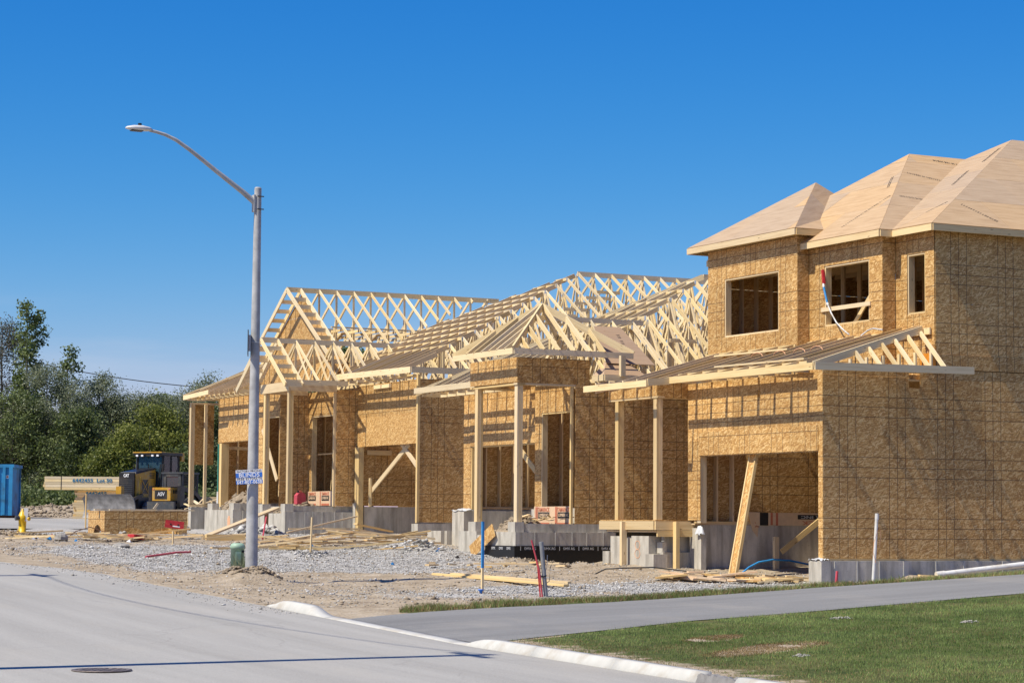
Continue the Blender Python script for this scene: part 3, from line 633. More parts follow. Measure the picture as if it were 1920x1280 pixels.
# ======== two-storey house with sheathed hip roof, nearest
C_ = thing('house_under_construction', 'two-storey timber-framed house with plywood-sheathed hip roof and board-sheathed garage, at right', 'house', (26.55, 38.3, .4), 'houses under construction along the street')
def build_C(h):
    XG, Y0 = 26.55, 38.3; zt = 4.68
    # garage front with the wide opening, side wall, upper walls
    panel_wall(h, 'F', XG, Y0 + .012, 43.42, .97, zt, [(38.46, 42.91, 0, 3.09), (42.8, 43.5, 0, 1.72), (40.55, 40.66, 4.24, 4.42)], shift=.6)
    panel_wall(h, 'F', XG - .013, 38.45, 42.95, 3.11, 3.62, [], pw=2.2, ph=.55, shift=.9)
    panel_wall(h, 'S', Y0, XG, 36, .97, 4.82, [(28.67, 28.95, 4.42, 4.72)], shift=.9)
    panel_wall(h, 'S', Y0, 29.35, 36, 4.98, 7.74, [], shift=.3)
    panel_wall(h, 'S', Y0 - .013, 29.36, 36, 4.83, 5.14, [], shift=.3, ph=.31)
    zf = 4.72
    panel_wall(h, 'F', 29.33, Y0 + .012, 39.62, zf, 7.75, [(38.61, 39.22, 6.01, 7.27)], shift=1.0)
    panel_wall(h, 'S', 39.62, 28.99, 29.32, zf, 7.75)
    panel_wall(h, 'F', 28.99, 39.632, 42.32, zf, 7.75, [(40.09, 41.74, 5.93, 7.25)], shift=.5)
    panel_wall(h, 'S', 42.32, 28.68, 28.98, zf, 8.05)
    panel_wall(h, 'F', 28.68, 42.332, 46.02, zf, 8.05, [(43.06, 45.30, 5.92, 7.27)], shift=.2)
    jamb(h, 29.33, 38.61, 39.22, 6.01, 7.27); jamb(h, 28.99, 40.09, 41.74, 5.93, 7.25); jamb(h, 28.68, 43.06, 45.30, 5.92, 7.27)
    # inside of the upper floor
    box('floor_deck', (28.75, 38.4, 4.55), (36, 46.0, 4.70), M['osb_in'], h)
    panel_wall(h, 'S', 46.02, 28.7, 36, 4.7, 8.0, mat='osb_in'); studs(h, 'S', 46.02, 28.72, 32, 4.7, 7.9, side=-1)
    studs(h, 'S', 43.0, 29.4, 33, 4.7, 7.6, side=-1, step=.45); studs(h, 'S', 41.2, 30.4, 34, 4.7, 7.6, side=-1, step=.5)
    panel_wall(h, 'F', 36, 38.3, 46.02, .97, 8, mat='osb_in')
    beam('ceiling_joist', (30, 39.8, 7.5), (30, 45.9, 7.5), .038, .2, M['stud'], h)
    for k in range(7): beam('ceiling_joist', (30.4 + k * .6, 38.5, 7.6), (30.4 + k * .6, 45.9, 7.6), .038, .2, M['stud'], h)
    # guard rail and brace across the middle window
    beam('guard_rail', (28.975, 40.02, 6.30), (28.975, 41.82, 6.30), .038, .089, M['lumber'], h)
    beam('window_brace', (29.15, 40.95, 5.85), (29.2, 39.95, 6.85), .038, .089, M['lumber'], h)
    beam('window_brace', (29.9, 39.1, 6.75), (30.4, 38.75, 5.95), .038, .089, M['lumber'], h)
    # garage inside: concrete kerb wall, studs, printed sheathing
    box('foundation_wall', (26.73, 43.2, -.1), (35, 43.42, 1.62), M['concrete'], h)
    panel_wall(h, 'S', 43.2, 27.94, 35, 1.90, 4.6, shift=.4); panel_wall(h, 'S', 43.36, 26.6, 28.0, 1.66, 4.6, mat='osb_in')
    studs(h, 'S', 43.36, 26.74, 28.0, 1.66, 4.6, side=-1, step=.41)
    beam('sill_plate', (26.6, 43.28, 1.64), (35, 43.28, 1.64), .14, .038, M['stud'], h)
    beam('jack_stud', (26.64, 42.985, 1.66), (26.64, 42.985, 3.09), .14, .15, M['lumber'], h, up=(1, 0, 0))
    box('garage_floor', (26.7, 38.45, .36), (35, 43.2, .5), M['concrete'], h)
    panel_wall(h, 'F', 34.5, 38.4, 43.2, .5, 4.6, mat='osb_in')
    beam('garage_lintel', (26.63, 38.46, 3.26), (26.63, 43.0, 3.26), .13, .32, M['stud'], h)
    studs(h, 'S', 38.3, 26.6, 33, .97, 4.6, side=1, step=.41)
    # lumber wrap with upside-down print stapled to the inside wall
    Wp = frame((28.98, 43.19, 1.76), (1, 0, 0), (0, 0, 1)); lw = boxes('lumber_wrap', [((-.94, -.14, 0), (2.0, .14, .006))], M['wrap'], h, Wp)
    R180 = Matrix.Rotation(math.pi, 4, 'Z')
    boxes('wrap_print', [((-.72, -.14, .006), (-.50, .14, .008))], M['p_black'], lw, Wp); boxes('wrap_print', [((-.44, -.13, .006), (-.38, .14, .008)), ((-.30, -.14, .006), (-.24, .14, .008))], M['p_red'], lw, Wp)
    boxes('wrap_print', [((.28, .0, .006), (1.9, .10, .008))], M['p_black'], lw, Wp)
    text('lettering', 'LUMBER INC', Wp @ Matrix.Translation((.92, .05, .0085)) @ R180, .085, M['p_grey'], lw, 1.1, .001); text('lettering', 'TAMARACK', Wp @ Matrix.Translation((1.02, -.075, .0085)) @ R180, .12, M['p_red'], lw, 1.25, .002)
    Wq = frame((28.02, 43.17, 1.66), (1, .15, 0), (.1, 0, 1)); fl = prism('loose_wrap_flap', [(-.10, .25), (.32, .25), (.30, -.26), (.22, -.33), (.04, -.14)], .006, M['wrap'], h, Wq)
    text('lettering', 'CK', Wq @ Matrix.Translation((.19, -.02, .005)) @ R180, .15, M['p_red'], fl, .16, .003)
    # foundation outside
    fw = lambda a, b, n='foundation_wall', m='concrete': box(n, a, b, M[m], h)
    fw((26.42, 38.16, -.1), (36, 38.40, .925)); fw((26.4, 38.14, -.1), (26.62, 38.58, .93), 'foundation_pier')
    for fx in (26.72, 27.26, 27.8, 28.4, 29.2, 29.9, 30.9): box('form_seam', (fx, 38.148, .0), (fx + .02, 38.162, .92), M['concrete_old'], h)
    beam('sill_plate', (26.45, 38.36, .948), (36, 38.36, .948), .09, .038, M['lumber'], h)
    # low front roof: fascia boards, rafters, hip with jacks
    XE, YE = 25.92, 37.70; ze = 4.80; pf = .285
    rz = lambda x: ze + pf * (x - XE)
    beam('fascia_board', (XE, YE, ze - .07), (XE, 43.35, ze - .07), .038, .14, M['truss'], h); beam('fascia_board', (XE + .02, YE - .02, ze - .065), (29.83, YE - .02, ze - .02), .038, .15, M['truss'], h)
    beam('soffit_backing', (26.30, 38.46, 4.805), (26.30, 43.4, 4.805), .038, .17, M['truss'], h)
    beam('fascia_board', (25.35, 43.15, ze - .15), (25.35, 45.95, ze - .15), .038, .14, M['truss'], h); beam('fascia_board', (25.37, 43.15, ze - .13), (25.95, 43.15, ze - .08), .038, .15, M['truss'], h)
    y = 38.75
    while y < 45.9:
        x0 = XE + .02 if y < 43.3 else 25.37; x1 = 28.64 if y > 42.3 else (28.95 if y > 39.6 else 29.29)
        beam('roof_rafter', (x0, y, rz(x0) - .06), (x1, y, rz(x1) - .06), .038, .12, M['stud'], h)
        beam('eave_lookout', (x0 + .03, y + .04, ze - .075), (26.54, y + .04, ze - .075), .038, .089, M['truss'], h); y += .61
    beam('hip_rafter', (XE, YE, ze - .05), (29.25, 38.62, 5.66), .038, .15, M['truss'], h)
    beam('ledger_board', (28.64, 42.33, 5.50), (28.64, 46.0, 5.50), .038, .14, M['truss'], h); beam('ledger_board', (28.95, 39.65, 5.56), (28.95, 42.3, 5.56), .038, .14, M['truss'], h); beam('ledger_board', (29.29, 38.4, 5.62), (29.29, 39.6, 5.62), .038, .14, M['truss'], h)
    for k in range(6):
        x = 27.15 + k * .4; t = (x - XE) / (29.25 - XE); beam('jack_rafter', (x, YE + .0, ze - .03), (x, YE + .88 * t, ze - .05 + .86 * t), .038, .09, M['truss'], h)
        beam('jack_strut', (x, YE + .5, ze - .05), (x, YE + .5, ze + .4 * t), .036, .07, M['truss'], h)
    beam('roof_batten', (27.9, 41.5, rz(27.9) + .02), (28.0, 44.6, rz(28.0) + .03), .09, .038, M['truss'], h)
    beam('roof_batten', (26.35, 38.6, rz(26.35) + .02), (26.5, 42.2, rz(26.5) + .02), .09, .038, M['truss'], h)
    for k in range(4):
        y = 39.6 + k * .75; tube('bent_strap', [(27.3 + .1 * math.sin(k), y + .22 * math.cos(q), rz(27.3) + .02 + .09 * math.sin(q)) for q in np.linspace(0, math.pi, 7)], .009, M['p_orange'], h, 5)
    o = box('orange_tarp_patch', (29.18, 38.27, 4.85), (29.325, 38.60, 5.15), M['orange'], h)
    # porch at the left of the garage
    PX = 25.76
    panel_wall(h, 'F', PX, 43.42, 45.55, 4.40, 4.70, [], shift=.2, ph=.3); panel_wall(h, 'S', 43.405, PX + .012, 26.8, 4.36, 4.70, ph=.4)
    beam('porch_beam', (PX + .1, 43.4, 4.38), (PX + .1, 45.55, 4.38), .18, .038, M['lumber'], h); beam('porch_beam', (PX, 43.52, 4.38), (26.8, 43.52, 4.38), .2, .038, M['lumber'], h)
    for yy in (43.52, 45.2):
        for dx in (0, .05, .10): beam('porch_post', (PX + .04 + dx, yy, 1.72), (PX + .04 + dx, yy, 4.36), .14, .048, M['lumber'], h, up=(1, 0, 0))
    for dz, t in ((1.60, .19),): beam('deck_joist', (PX - .03, 43.46, dz), (PX - .03, 45.86, dz), .05, t, M['lumber'], h); beam('deck_joist', (PX - .03, 43.43, dz), (26.75, 43.38, dz), .05, t, M['lumber'], h)
    beam('deck_joist', (PX + .02, 43.46, 1.47), (PX + .02, 45.6, 1.47), .05, .04, M['lumber'], h); beam('deck_joist', (PX + .02, 43.43, 1.43), (26.7, 43.38, 1.43), .05, .14, M['lumber'], h)
    box('porch_deck', (PX, 43.45, 1.70), (28.0, 45.9, 1.72), M['osb_in'], h)
    beam('deck_brace_post', (PX - .08, 44.72, .72), (PX - .08, 44.72, 1.68), .13, .09, M['lumber'], h, up=(0, 1, 0)); beam('deck_brace_post', (PX - .03, 44.72, .55), (PX - .03, 44.72, .74), .09, .09, M['lumber'], h, up=(0, 1, 0))
    beam('deck_brace_post', (26.2, 43.32, .56), (26.2, 43.32, 1.68), .13, .09, M['lumber'], h, up=(1, 0, 0)); beam('jack_stud', (26.62, 43.16, 1.66), (26.62, 43.16, 1.9), .1, .08, M['lumber'], h, up=(1, 0, 0))
    fw((25.80, 44.85, .2), (26.1, 45.5, 1.36)); fw((25.79, 43.80, .2), (26.1, 44.55, 1.37)); fw((25.83, 44.5, .2), (26.0, 44.9, 1.34)); fw((25.70, 43.44, .2), (26.05, 43.82, .98)); fw((25.74, 45.48, .2), (26.05, 45.75, 1.02))
    fw((25.95, 43.46, .2), (26.9, 43.6, 1.02)); fw((26.05, 43.58, .2), (27.2, 43.7, 1.55)); fw((26.68, 43.20, .2), (26.80, 43.58, 1.0)); fw((26.63, 43.0, .2), (26.76, 43.46, 1.55)); fw((25.97, 43.52, 1.0), (26.08, 43.75, 1.24))
    W8 = frame((25.785, 44.28, 1.05), (0, -1, 0), (0, 0, 1)); text('sprayed_number', '8', W8, .62, M['p_orange'], h, .24, -.022)
    # upper roof: three hips, sheathed
    def hip(xe, ya, yb, z, pk, xr, rz_=None):
        px, py, pz = pk; A = (xe, yb, z); B = (xe, ya, z)
        sheathe(h, [A, B, pk], shift=.7)
        if rz_ is None: sheathe(h, [B, (xr, ya, z), (xr, py, pz), pk], shift=.4); sheathe(h, [(xr, yb, z), A, pk, (xr, py, pz)], shift=.9)
        else: sheathe(h, [B, (xr, ya, z), (xr, py, rz_)]); sheathe(h, [B, (xr, py, rz_), pk]); sheathe(h, [(xr, yb, z), A, (xr, py, rz_)]); sheathe(h, [A, pk, (xr, py, rz_)])
        beam('fascia_board', (xe - .0, ya - .0, z - .08), (xe - .0, yb, z - .08), .038, .135, M['lumber'], h)
    hip(28.45, 42.06, 46.56, 8.10, (30.55, 44.31, 9.53), 31.7, 9.02); hip(28.77, 39.42, 46.2, 7.80, (32.09, 42.8, 10.11), 36); hip(29.10, 38.07, 45.9, 7.80, (34.40, 42.0, 10.51), 42)
    beam('fascia_board', (28.47, 42.06, 8.02), (29.3, 42.06, 8.02), .038, .135, M['lumber'], h); beam('fascia_board', (28.79, 39.42, 7.72), (29.4, 39.42, 7.72), .038, .135, M['lumber'], h); beam('fascia_board', (29.12, 38.07, 7.72), (40, 38.07, 7.72), .038, .135, M['lumber'], h); beam('fascia_board', (28.47, 46.56, 8.02), (36, 46.56, 8.02), .038, .135, M['lumber'], h)
    beam('soffit_backing', (28.6, 42.2, 7.99), (28.6, 46.1, 7.99), .1, .03, M['lumber'], h)
    def mark(pts, a, b, n=26):   # printed stamp line on a roof panel: a row of tiny dashes
        P0, P1, P2 = [Vector(p) for p in pts]; x = P1 - P0; nn = x.cross(P2 - P0); nn = nn if nn.z > 0 else -nn; W = frame(P0, x, nn.cross(x)); Li = []
        a = W.inverted() @ Vector(a); b = W.inverted() @ Vector(b); d = (b - a); e = Vector((-d.y, d.x, 0)).normalized()
        W2 = W @ Matrix.Translation((a.x, a.y, 0)) @ Matrix.Rotation(math.atan2(d.y, d.x), 4, 'Z'); Lg = d.length
        for i in range(n):
            u = Lg * i / n; w = Lg / n * random.uniform(.35, .8)
            for v in (-.035, .01): Li.append(((u, v, .0085), (u + w, v + random.uniform(.015, .03), .0095)))
        boxes('printed_stamp', Li, M['p_black'], h, W2)
    Mf = [(28.77, 46.2, 7.8), (28.77, 39.42, 7.8), (32.09, 42.8, 10.11)]; mark(Mf, (29.15, 41.3, 8.06), (30.2, 40.95, 8.79)); mark(Mf, (30.6, 41.6, 9.07), (31.1, 42.1, 9.42), 14)
    Ms = [(28.77, 39.42, 7.8), (36, 39.42, 7.8), (36, 42.8, 10.11)]; mark(Ms, (30.35, 40.85, 8.777), (31.2, 40.75, 8.709)); mark(Ms, (31.35, 41.9, 9.495), (32.6, 41.55, 9.256)); mark(Ms, (32.6, 42.6, 9.97), (33.3, 42.5, 9.9), 12)
    Rf = [(29.1, 45.9, 7.8), (29.1, 38.07, 7.8), (34.4, 42, 10.51)]; mark(Rf, (31.6, 40.6, 9.08), (32.5, 41.2, 9.54)); mark(Rf, (29.9, 39.3, 8.21), (30.4, 39.2, 8.46), 12); mark(Rf, (33.0, 41.3, 9.79), (33.9, 41.8, 10.25))
    Rs = [(29.1, 38.07, 7.8), (42, 38.07, 7.8), (42, 42, 10.51)]; mark(Rs, (30.5, 38.9, 8.372), (31.0, 38.3, 7.958), 16)
build_C(C_)

# ======== bungalow with open roof trusses and tower porch, in the middle
A_ = thing('house_under_construction', 'single-storey timber frame with open hip trusses and a square pyramid-roofed porch, in the middle', 'house', (26.7, 48.8, .9), 'houses under construction along the street')
def build_A(h):
    Y0 = 48.8; XF = 26.65
    panel_wall(h, 'S', Y0, 26.69, 34, 1.62, 5.0, [], shift=.5)
    panel_wall(h, 'F', XF, 48.812, 50.80, 2.0, 5.0, [(48.98, 50.47, 1.9, 4.33)], shift=.3); panel_wall(h, 'F', XF + .14, 50.80, 55.1, 1.98, 5.02, [(50.86, 54.66, 1.9, 3.63)], shift=.8)
    panel_wall(h, 'F', XF + .127, 50.84, 54.7, 3.62, 4.22, [], pw=2.1, ph=.62, shift=.5)
    jamb(h, XF, 48.98, 50.47, 2.03, 4.33, sill=False); jamb(h, XF + .14, 50.86, 54.66, 1.98, 3.63, sill=False, depth=.2)
    beam('corner_post', (26.61, 48.84, 1.62), (26.61, 48.84, 4.98), .06, .06, M['lumber'], h)
    # insides
    panel_wall(h, 'S', 55.1, 26.8, 34, 2.02, 5.0, mat='osb_in'); studs(h, 'S', 55.1, 26.95, 33, 2.02, 5.0, side=-1, step=.42)
    panel_wall(h, 'S', 50.95, 26.9, 34, 2.02, 5.0, mat='osb_in'); studs(h, 'S', 50.95, 26.95, 30, 2.02, 5.0, side=-1, step=.45)
    panel_wall(h, 'F', 34, 48.8, 55.1, 1.6, 5.0, mat='osb_in'); box('foundation_wall', (26.85, 54.98, .6), (34, 55.2, 2.0), M['concrete'], h); box('foundation_wall', (26.9, 50.9, .6), (34, 51.1, 2.0), M['concrete'], h)
    box('ground_slab', (26.9, 49.0, 1.5), (34, 50.9, 2.0), M['concrete'], h); box('garage_floor', (26.9, 51.1, 1.0), (34, 54.98, 1.25), M['concrete'], h)
    beam('wall_brace', (26.75, 52.0, 3.6), (26.85, 51.0, 2.85), .038, .14, M['lumber'], h)
    # porch tower
    PX = 25.12
    panel_wall(h, 'S', Y0 - .004, PX + .012, 27.08, 4.94, 5.55, [], shift=.2); panel_wall(h, 'F', PX, 48.80, 51.33, 4.96, 5.55, [], shift=.9)
    beam('porch_beam', (PX, 48.9, 4.92), (27.05, 48.9, 4.92), .2, .045, M['lumber'], h); beam('porch_beam', (PX + .12, 48.8, 4.92), (PX + .12, 51.33, 4.92), .2, .045, M['lumber'], h)
    beam('porch_beam', (PX + .0, 51.28, 4.92), (26.6, 51.28, 4.92), .14, .045, M['lumber'], h); panel_wall(h, 'S', 51.30, PX + .1, 26.8, 4.94, 5.5, mat='osb_in')
    for yy in (48.91, 51.03):
        for dx in (0, .05, .1): beam('porch_post', (PX + .05 + dx, yy, 1.66), (PX + .05 + dx, yy, 4.9), .15, .048, M['lumber'], h, up=(1, 0, 0))
    z = 5.72; xa, xb, ya, yb = 24.80, 28.05, 48.40, 51.65; pk = (26.42, 50.02, 6.96)
    beam('fascia_board', (xa, ya, z - .06), (xa, yb, z - .06), .038, .14, M['truss'], h); beam('fascia_board', (xa + .02, ya, z - .06), (xb, ya, z - .06), .038, .14, M['truss'], h)
    for c in ((xa, ya), (xa, yb), (xb, ya), (xb, yb)): beam('hip_rafter', (c[0], c[1], z - .02), (pk[0], pk[1], pk[2] - .05), .045, .17, M['truss'], h)
    for k in range(1, 7):
        f = k * .41; s = min(f, 3.25 - f); q = s * 1.24 / 1.625
        beam('jack_rafter', (xa, ya + f, z - .03), (xa + s, ya + f, z - .03 + q), .038, .12, M['truss'], h)
        beam('jack_rafter', (xa + f, ya, z - .03), (xa + f, ya + s, z - .03 + q), .038, .12, M['truss'], h)
    for k in range(4): beam('cripple_stud', (xa + .6 + .62 * k, ya + .45, z - .1), (xa + .6 + .62 * k, ya + .45, z + .3), .038, .09, M['truss'], h)
    for k in range(3): beam('ceiling_joist', (25.2 + .55 * k, 48.85, 5.5), (25.2 + .55 * k, 51.3, 5.5), .038, .12, M['truss'], h)
    # main trusses: front hip with stepped flat tops, small gable behind the porch
    X0, YA, YB, ZE, pf, k_, ps = 26.0, 48.2, 56.5, 5.12, .48, .64, .75; yr = (YA + YB) / 2; zr = ZE + ps * (yr - YA); xr = X0 + (yr - YA) / k_
    for i in range(4):
        x = 27.32 + .61 * i; t = [(YA, ZE), (50.32, 6.69), (51.6, 5.7)]; truss(h, x, YA + .3, 51.8, 5.02, t, [((50.32, 5.1), (50.32, 6.6)), ((49.3, 5.1), (50.25, 6.5)), ((49.3, 5.1), (49.0, 5.65)), ((51.2, 5.1), (50.4, 6.5)), ((49.75, 5.1), (49.75, 6.2))])
    beam('ridge_board', (26.3, 50.32, 6.66), (29.45, 50.32, 6.66), .038, .12, M['truss'], h)
    i = 5; n = 0
    while X0 + .61 * i < 40:
        x = X0 + .61 * i; i += 1
        if x < 28.6: continue
        if x < xr: yl, yh, zz = YA + k_ * (x - X0), YB - k_ * (x - X0), ZE + pf * (x - X0); t = [(YA, ZE), (yl, zz), (yh, zz), (YB, ZE)]
        else: t = [(YA, ZE), (yr, zr), (YB, ZE)]
        w = fan_webs(YA + .3, YB - .3, 5.02, t, 8); truss(h, x, YA + .2, YB - .2, 5.02, t, w); n += 1
    beam('ridge_board', (xr, yr, zr - .05), (40, yr, zr - .05), .038, .14, M['truss'], h)
    hipf = lambda y: X0 + (min(y, 2 * yr - y) - YA) / k_
    y = 50.4
    while y < 56.4:
        x1 = hipf(y); x0 = X0 if y > 51.7 else 28.3
        if x1 - x0 > .4: beam('jack_rafter', (x0, y, ZE + pf * (x0 - X0) - .05), (x1, y, ZE + pf * (x1 - X0) - .05), .038, .12, M['truss'], h)
        y += .55
    beam('hip_rafter', (X0, YB - .1, ZE - .05), (xr, yr, zr - .05), .038, .15, M['truss'], h)
    for s in (1.6, 2.4):
        yy = YA + s; beam('lateral_brace', (29.4 + s, yy, 5.1 + ps * s - .35), (38, yy, 5.1 + ps * s - .35), .089, .038, M['truss'], h)
    for k in range(4): x = 30.1 + .62 * k * 2; beam('spacer_block', (x, 50.1 + .3 * k, ZE + ps * (1.9 + .3 * k) - .3), (x + .75, 50.1 + .3 * k, ZE + ps * (1.9 + .3 * k) - .3), .038, .089, M['truss'], h)
    # eaves
    beam('fascia_board', (X0 - .1, 51.35, ZE + .0), (X0 - .1, 56.3, ZE + .0), .038, .15, M['truss'], h); beam('soffit_backing', (X0 + .18, 51.4, ZE - .16), (X0 + .18, 55.2, ZE - .16), .06, .1, M['truss'], h)
    beam('soffit_backing', (X0 + .38, 51.0, ZE - .10), (X0 + .38, 55.1, ZE - .10), .038, .1, M['truss'], h)
    for k in range(9): yy = 51.5 + k * .55; beam('eave_lookout', (X0 - .06, yy, ZE - .12), (26.75, yy, ZE - .12), .038, .089, M['truss'], h)
    beam('fascia_board', (27.15, YA, ZE - .02), (34, YA, ZE - .02), .038, .15, M['truss'], h); beam('fascia_board', (27.13, YA, ZE - .02), (27.13, YA + .55, ZE - .02), .038, .15, M['truss'], h)
    beam('eave_post', (27.62, YA - .03, ZE + .02), (27.62, YA - .03, ZE + .52), .1, .13, M['truss'], h, up=(1, 0, 0))
    for k in range(12): x = 28.2 + k * .45; beam('eave_lookout', (x, YA, ZE - .1), (x, 48.78, ZE - .1), .038, .09, M['truss'], h)
    sheathe(h, [(27.15, 48.22, 5.16), (28.35, 48.22, 5.16), (28.0, 48.72, 5.56), (27.5, 48.72, 5.56)], 'ply'); sheathe(h, [(27.15, 48.78, 5.16), (27.15, 48.22, 5.16), (27.5, 48.72, 5.56)], 'ply')
    sheathe(h, [(27.4, 48.55, 5.47), (28.75, 48.55, 5.47), (28.55, 49.9, 6.48), (27.8, 49.9, 6.48)], 'ply')
    W = frame((28.25, 49.25, 5.99), (.1, .8, .6), (-1, .1, 0)); text('lettering', '||| || ||| |||', W @ Matrix.Translation((0, 0, .012)), .10, M['p_black'], h, .9)
    # foundation, membrane, soil and wrap at the entry
    fw = lambda a, b, n='foundation_wall': box(n, a, b, M['concrete'], h)
    fw((25.04, 48.68, .3), (27.75, 48.95, 1.42)); fw((25.04, 48.952, .3), (25.34, 49.9, 1.42)); fw((25.06, 49.9, .3), (25.3, 50.75, 1.34)); fw((25.04, 50.75, .3), (25.34, 51.75, 1.43)); fw((25.30, 48.80, 1.35), (27.75, 49.05, 1.62)); fw((25.36, 51.3, .3), (27, 51.7, 1.45))
    fw((25.06, 48.75, 1.42), (25.30, 49.12, 1.66), 'post_base'); fw((25.06, 50.85, 1.43), (25.30, 51.25, 1.66), 'post_base')
    for fx in (25.55, 26.1, 26.55, 26.95, 27.4): box('form_seam', (fx, 48.672, 1.10), (fx + .014, 48.682, 1.42), M['concrete_old'], h)
    mb = boxes('drainage_membrane', [((25.0, 48.655, .2), (27.75, 48.675, 1.10)), ((25.0, 48.675, .2), (25.02, 50.2, 1.10))], M['dmx'], h)
    for k in range(5): text('lettering', 'DMX AG', frame((25.42 + k * .52, 48.652, 1.035), (1, 0, 0), (0, 0, 1)), .085, M['p_grey'], mb, .30, .001); box('print_tick', (25.16 + k * .52, 48.650, .99), (25.17 + k * .52, 48.654, 1.09), M['p_grey'], mb)
    for k in range(3): text('lettering', 'DMX', frame((24.997, 48.95 + k * .4, 1.035), (0, -1, 0), (0, 0, 1)), .085, M['p_grey'], mb, .2, .001)
    wr = boxes('lumber_wrap', [((26.60, 48.84, 1.60), (26.63, 50.72, 2.04))], M['wrap_pale'], h)
    for k, s in ((48.98, 'x'), (50.0, 'y')):
        W = frame((26.595, k + .22, 1.96), (0, -1, 0), (0, 0, 1)); text('lettering', 'TAMARACK', W, .15, M['p_red'], wr, .62, .003); boxes('wrap_print', [((-.28, -.20, 0), (.30, -.06, .003))], M['p_black'], wr, W); text('lettering', 'LUMBER INC', W @ Matrix.Translation((.01, -.13, .004)), .1, M['wrap_pale'], wr, .5, .002); boxes('wrap_print', [((-.42, -.35, 0), (-.36, .07, .003)), ((-.34, -.35, 0), (-.31, .07, .003)), ((-.3, -.37, 0), (.3, -.31, .003))], M['p_red'], wr, W)
    fw((26.40, 54.25, .3), (26.72, 54.95, 1.97), 'foundation_pier'); fw((26.4, 54.0, .3), (26.7, 54.25, 1.0)); fw((26.15, 55.1, .3), (26.45, 55.95, 1.42)); fw((26.25, 54.95, .3), (26.6, 55.1, 1.42)); fw((26.7, 50.85, .3), (27, 51.1, 1.98))
    fw((26.68, 54.7, .4), (34, 54.97, 1.95))
    # soil heap inside the porch walls
    heap_ = lambda c, r, z0, hh: soil_heap(c, r, z0, hh)
    heap_((26.02, 50.2), .82, 1.25, .52)
    for k in range(16):
        a = random.uniform(0, 6.28); p = Vector((26.15 + random.uniform(-.5, .4), 49.4 + random.uniform(-.5, .9), 1.72 + random.uniform(-.04, .1)))
        beam('scrap_offcut', p, p + Vector((math.cos(a), math.sin(a), random.uniform(-.2, .3))) * random.uniform(.15, .45), random.choice((.04, .09, .14)), .02, M[random.choice(('stud', 'wrap', 'lumber'))], None)
def soil_heap(c, r, z0, hh, name='soil_heap'):
    n = 22; V = []; F = []
    for i in range(n + 1):
        for j in range(n + 1):
            u, v = -1 + 2 * i / n, -1 + 2 * j / n; d = math.hypot(u, v); V.append((c[0] + u * r, c[1] + v * r, z0 + hh * max(0, 1 - d * d) + random.uniform(-.05, .05) * (1.2 - min(1, d)) - (.2 if d > 1 else 0)))
    for i in range(n):
        for j in range(n): a = i * (n + 1) + j; F.append((a, a + n + 1, a + n + 2, a + 1))
    k = int(260 * r * r) + 60; a = RNG.uniform(0, 6.28, k); q = np.sqrt(RNG.random(k)) * .97; S = RNG.lognormal(-3.5, .55, k)
    stones('soil_clods', np.stack([c[0] + r * q * np.cos(a), c[1] + r * q * np.sin(a), z0 + hh * (1 - q * q) + S * .2], 1), S, M['clod'], .7)
    return tag(mesh(name, V, F, M['clod']), kind='structure')
def fix_scraps():
    for o in [o for o in COL.objects if o.name.startswith('scrap_offcut')]: tag(o, 'short offcut in the litter on the soil of the pyramid-roofed porch', 'offcut', 'offcuts littering the middle porch')
build_A(A_); fix_scraps()

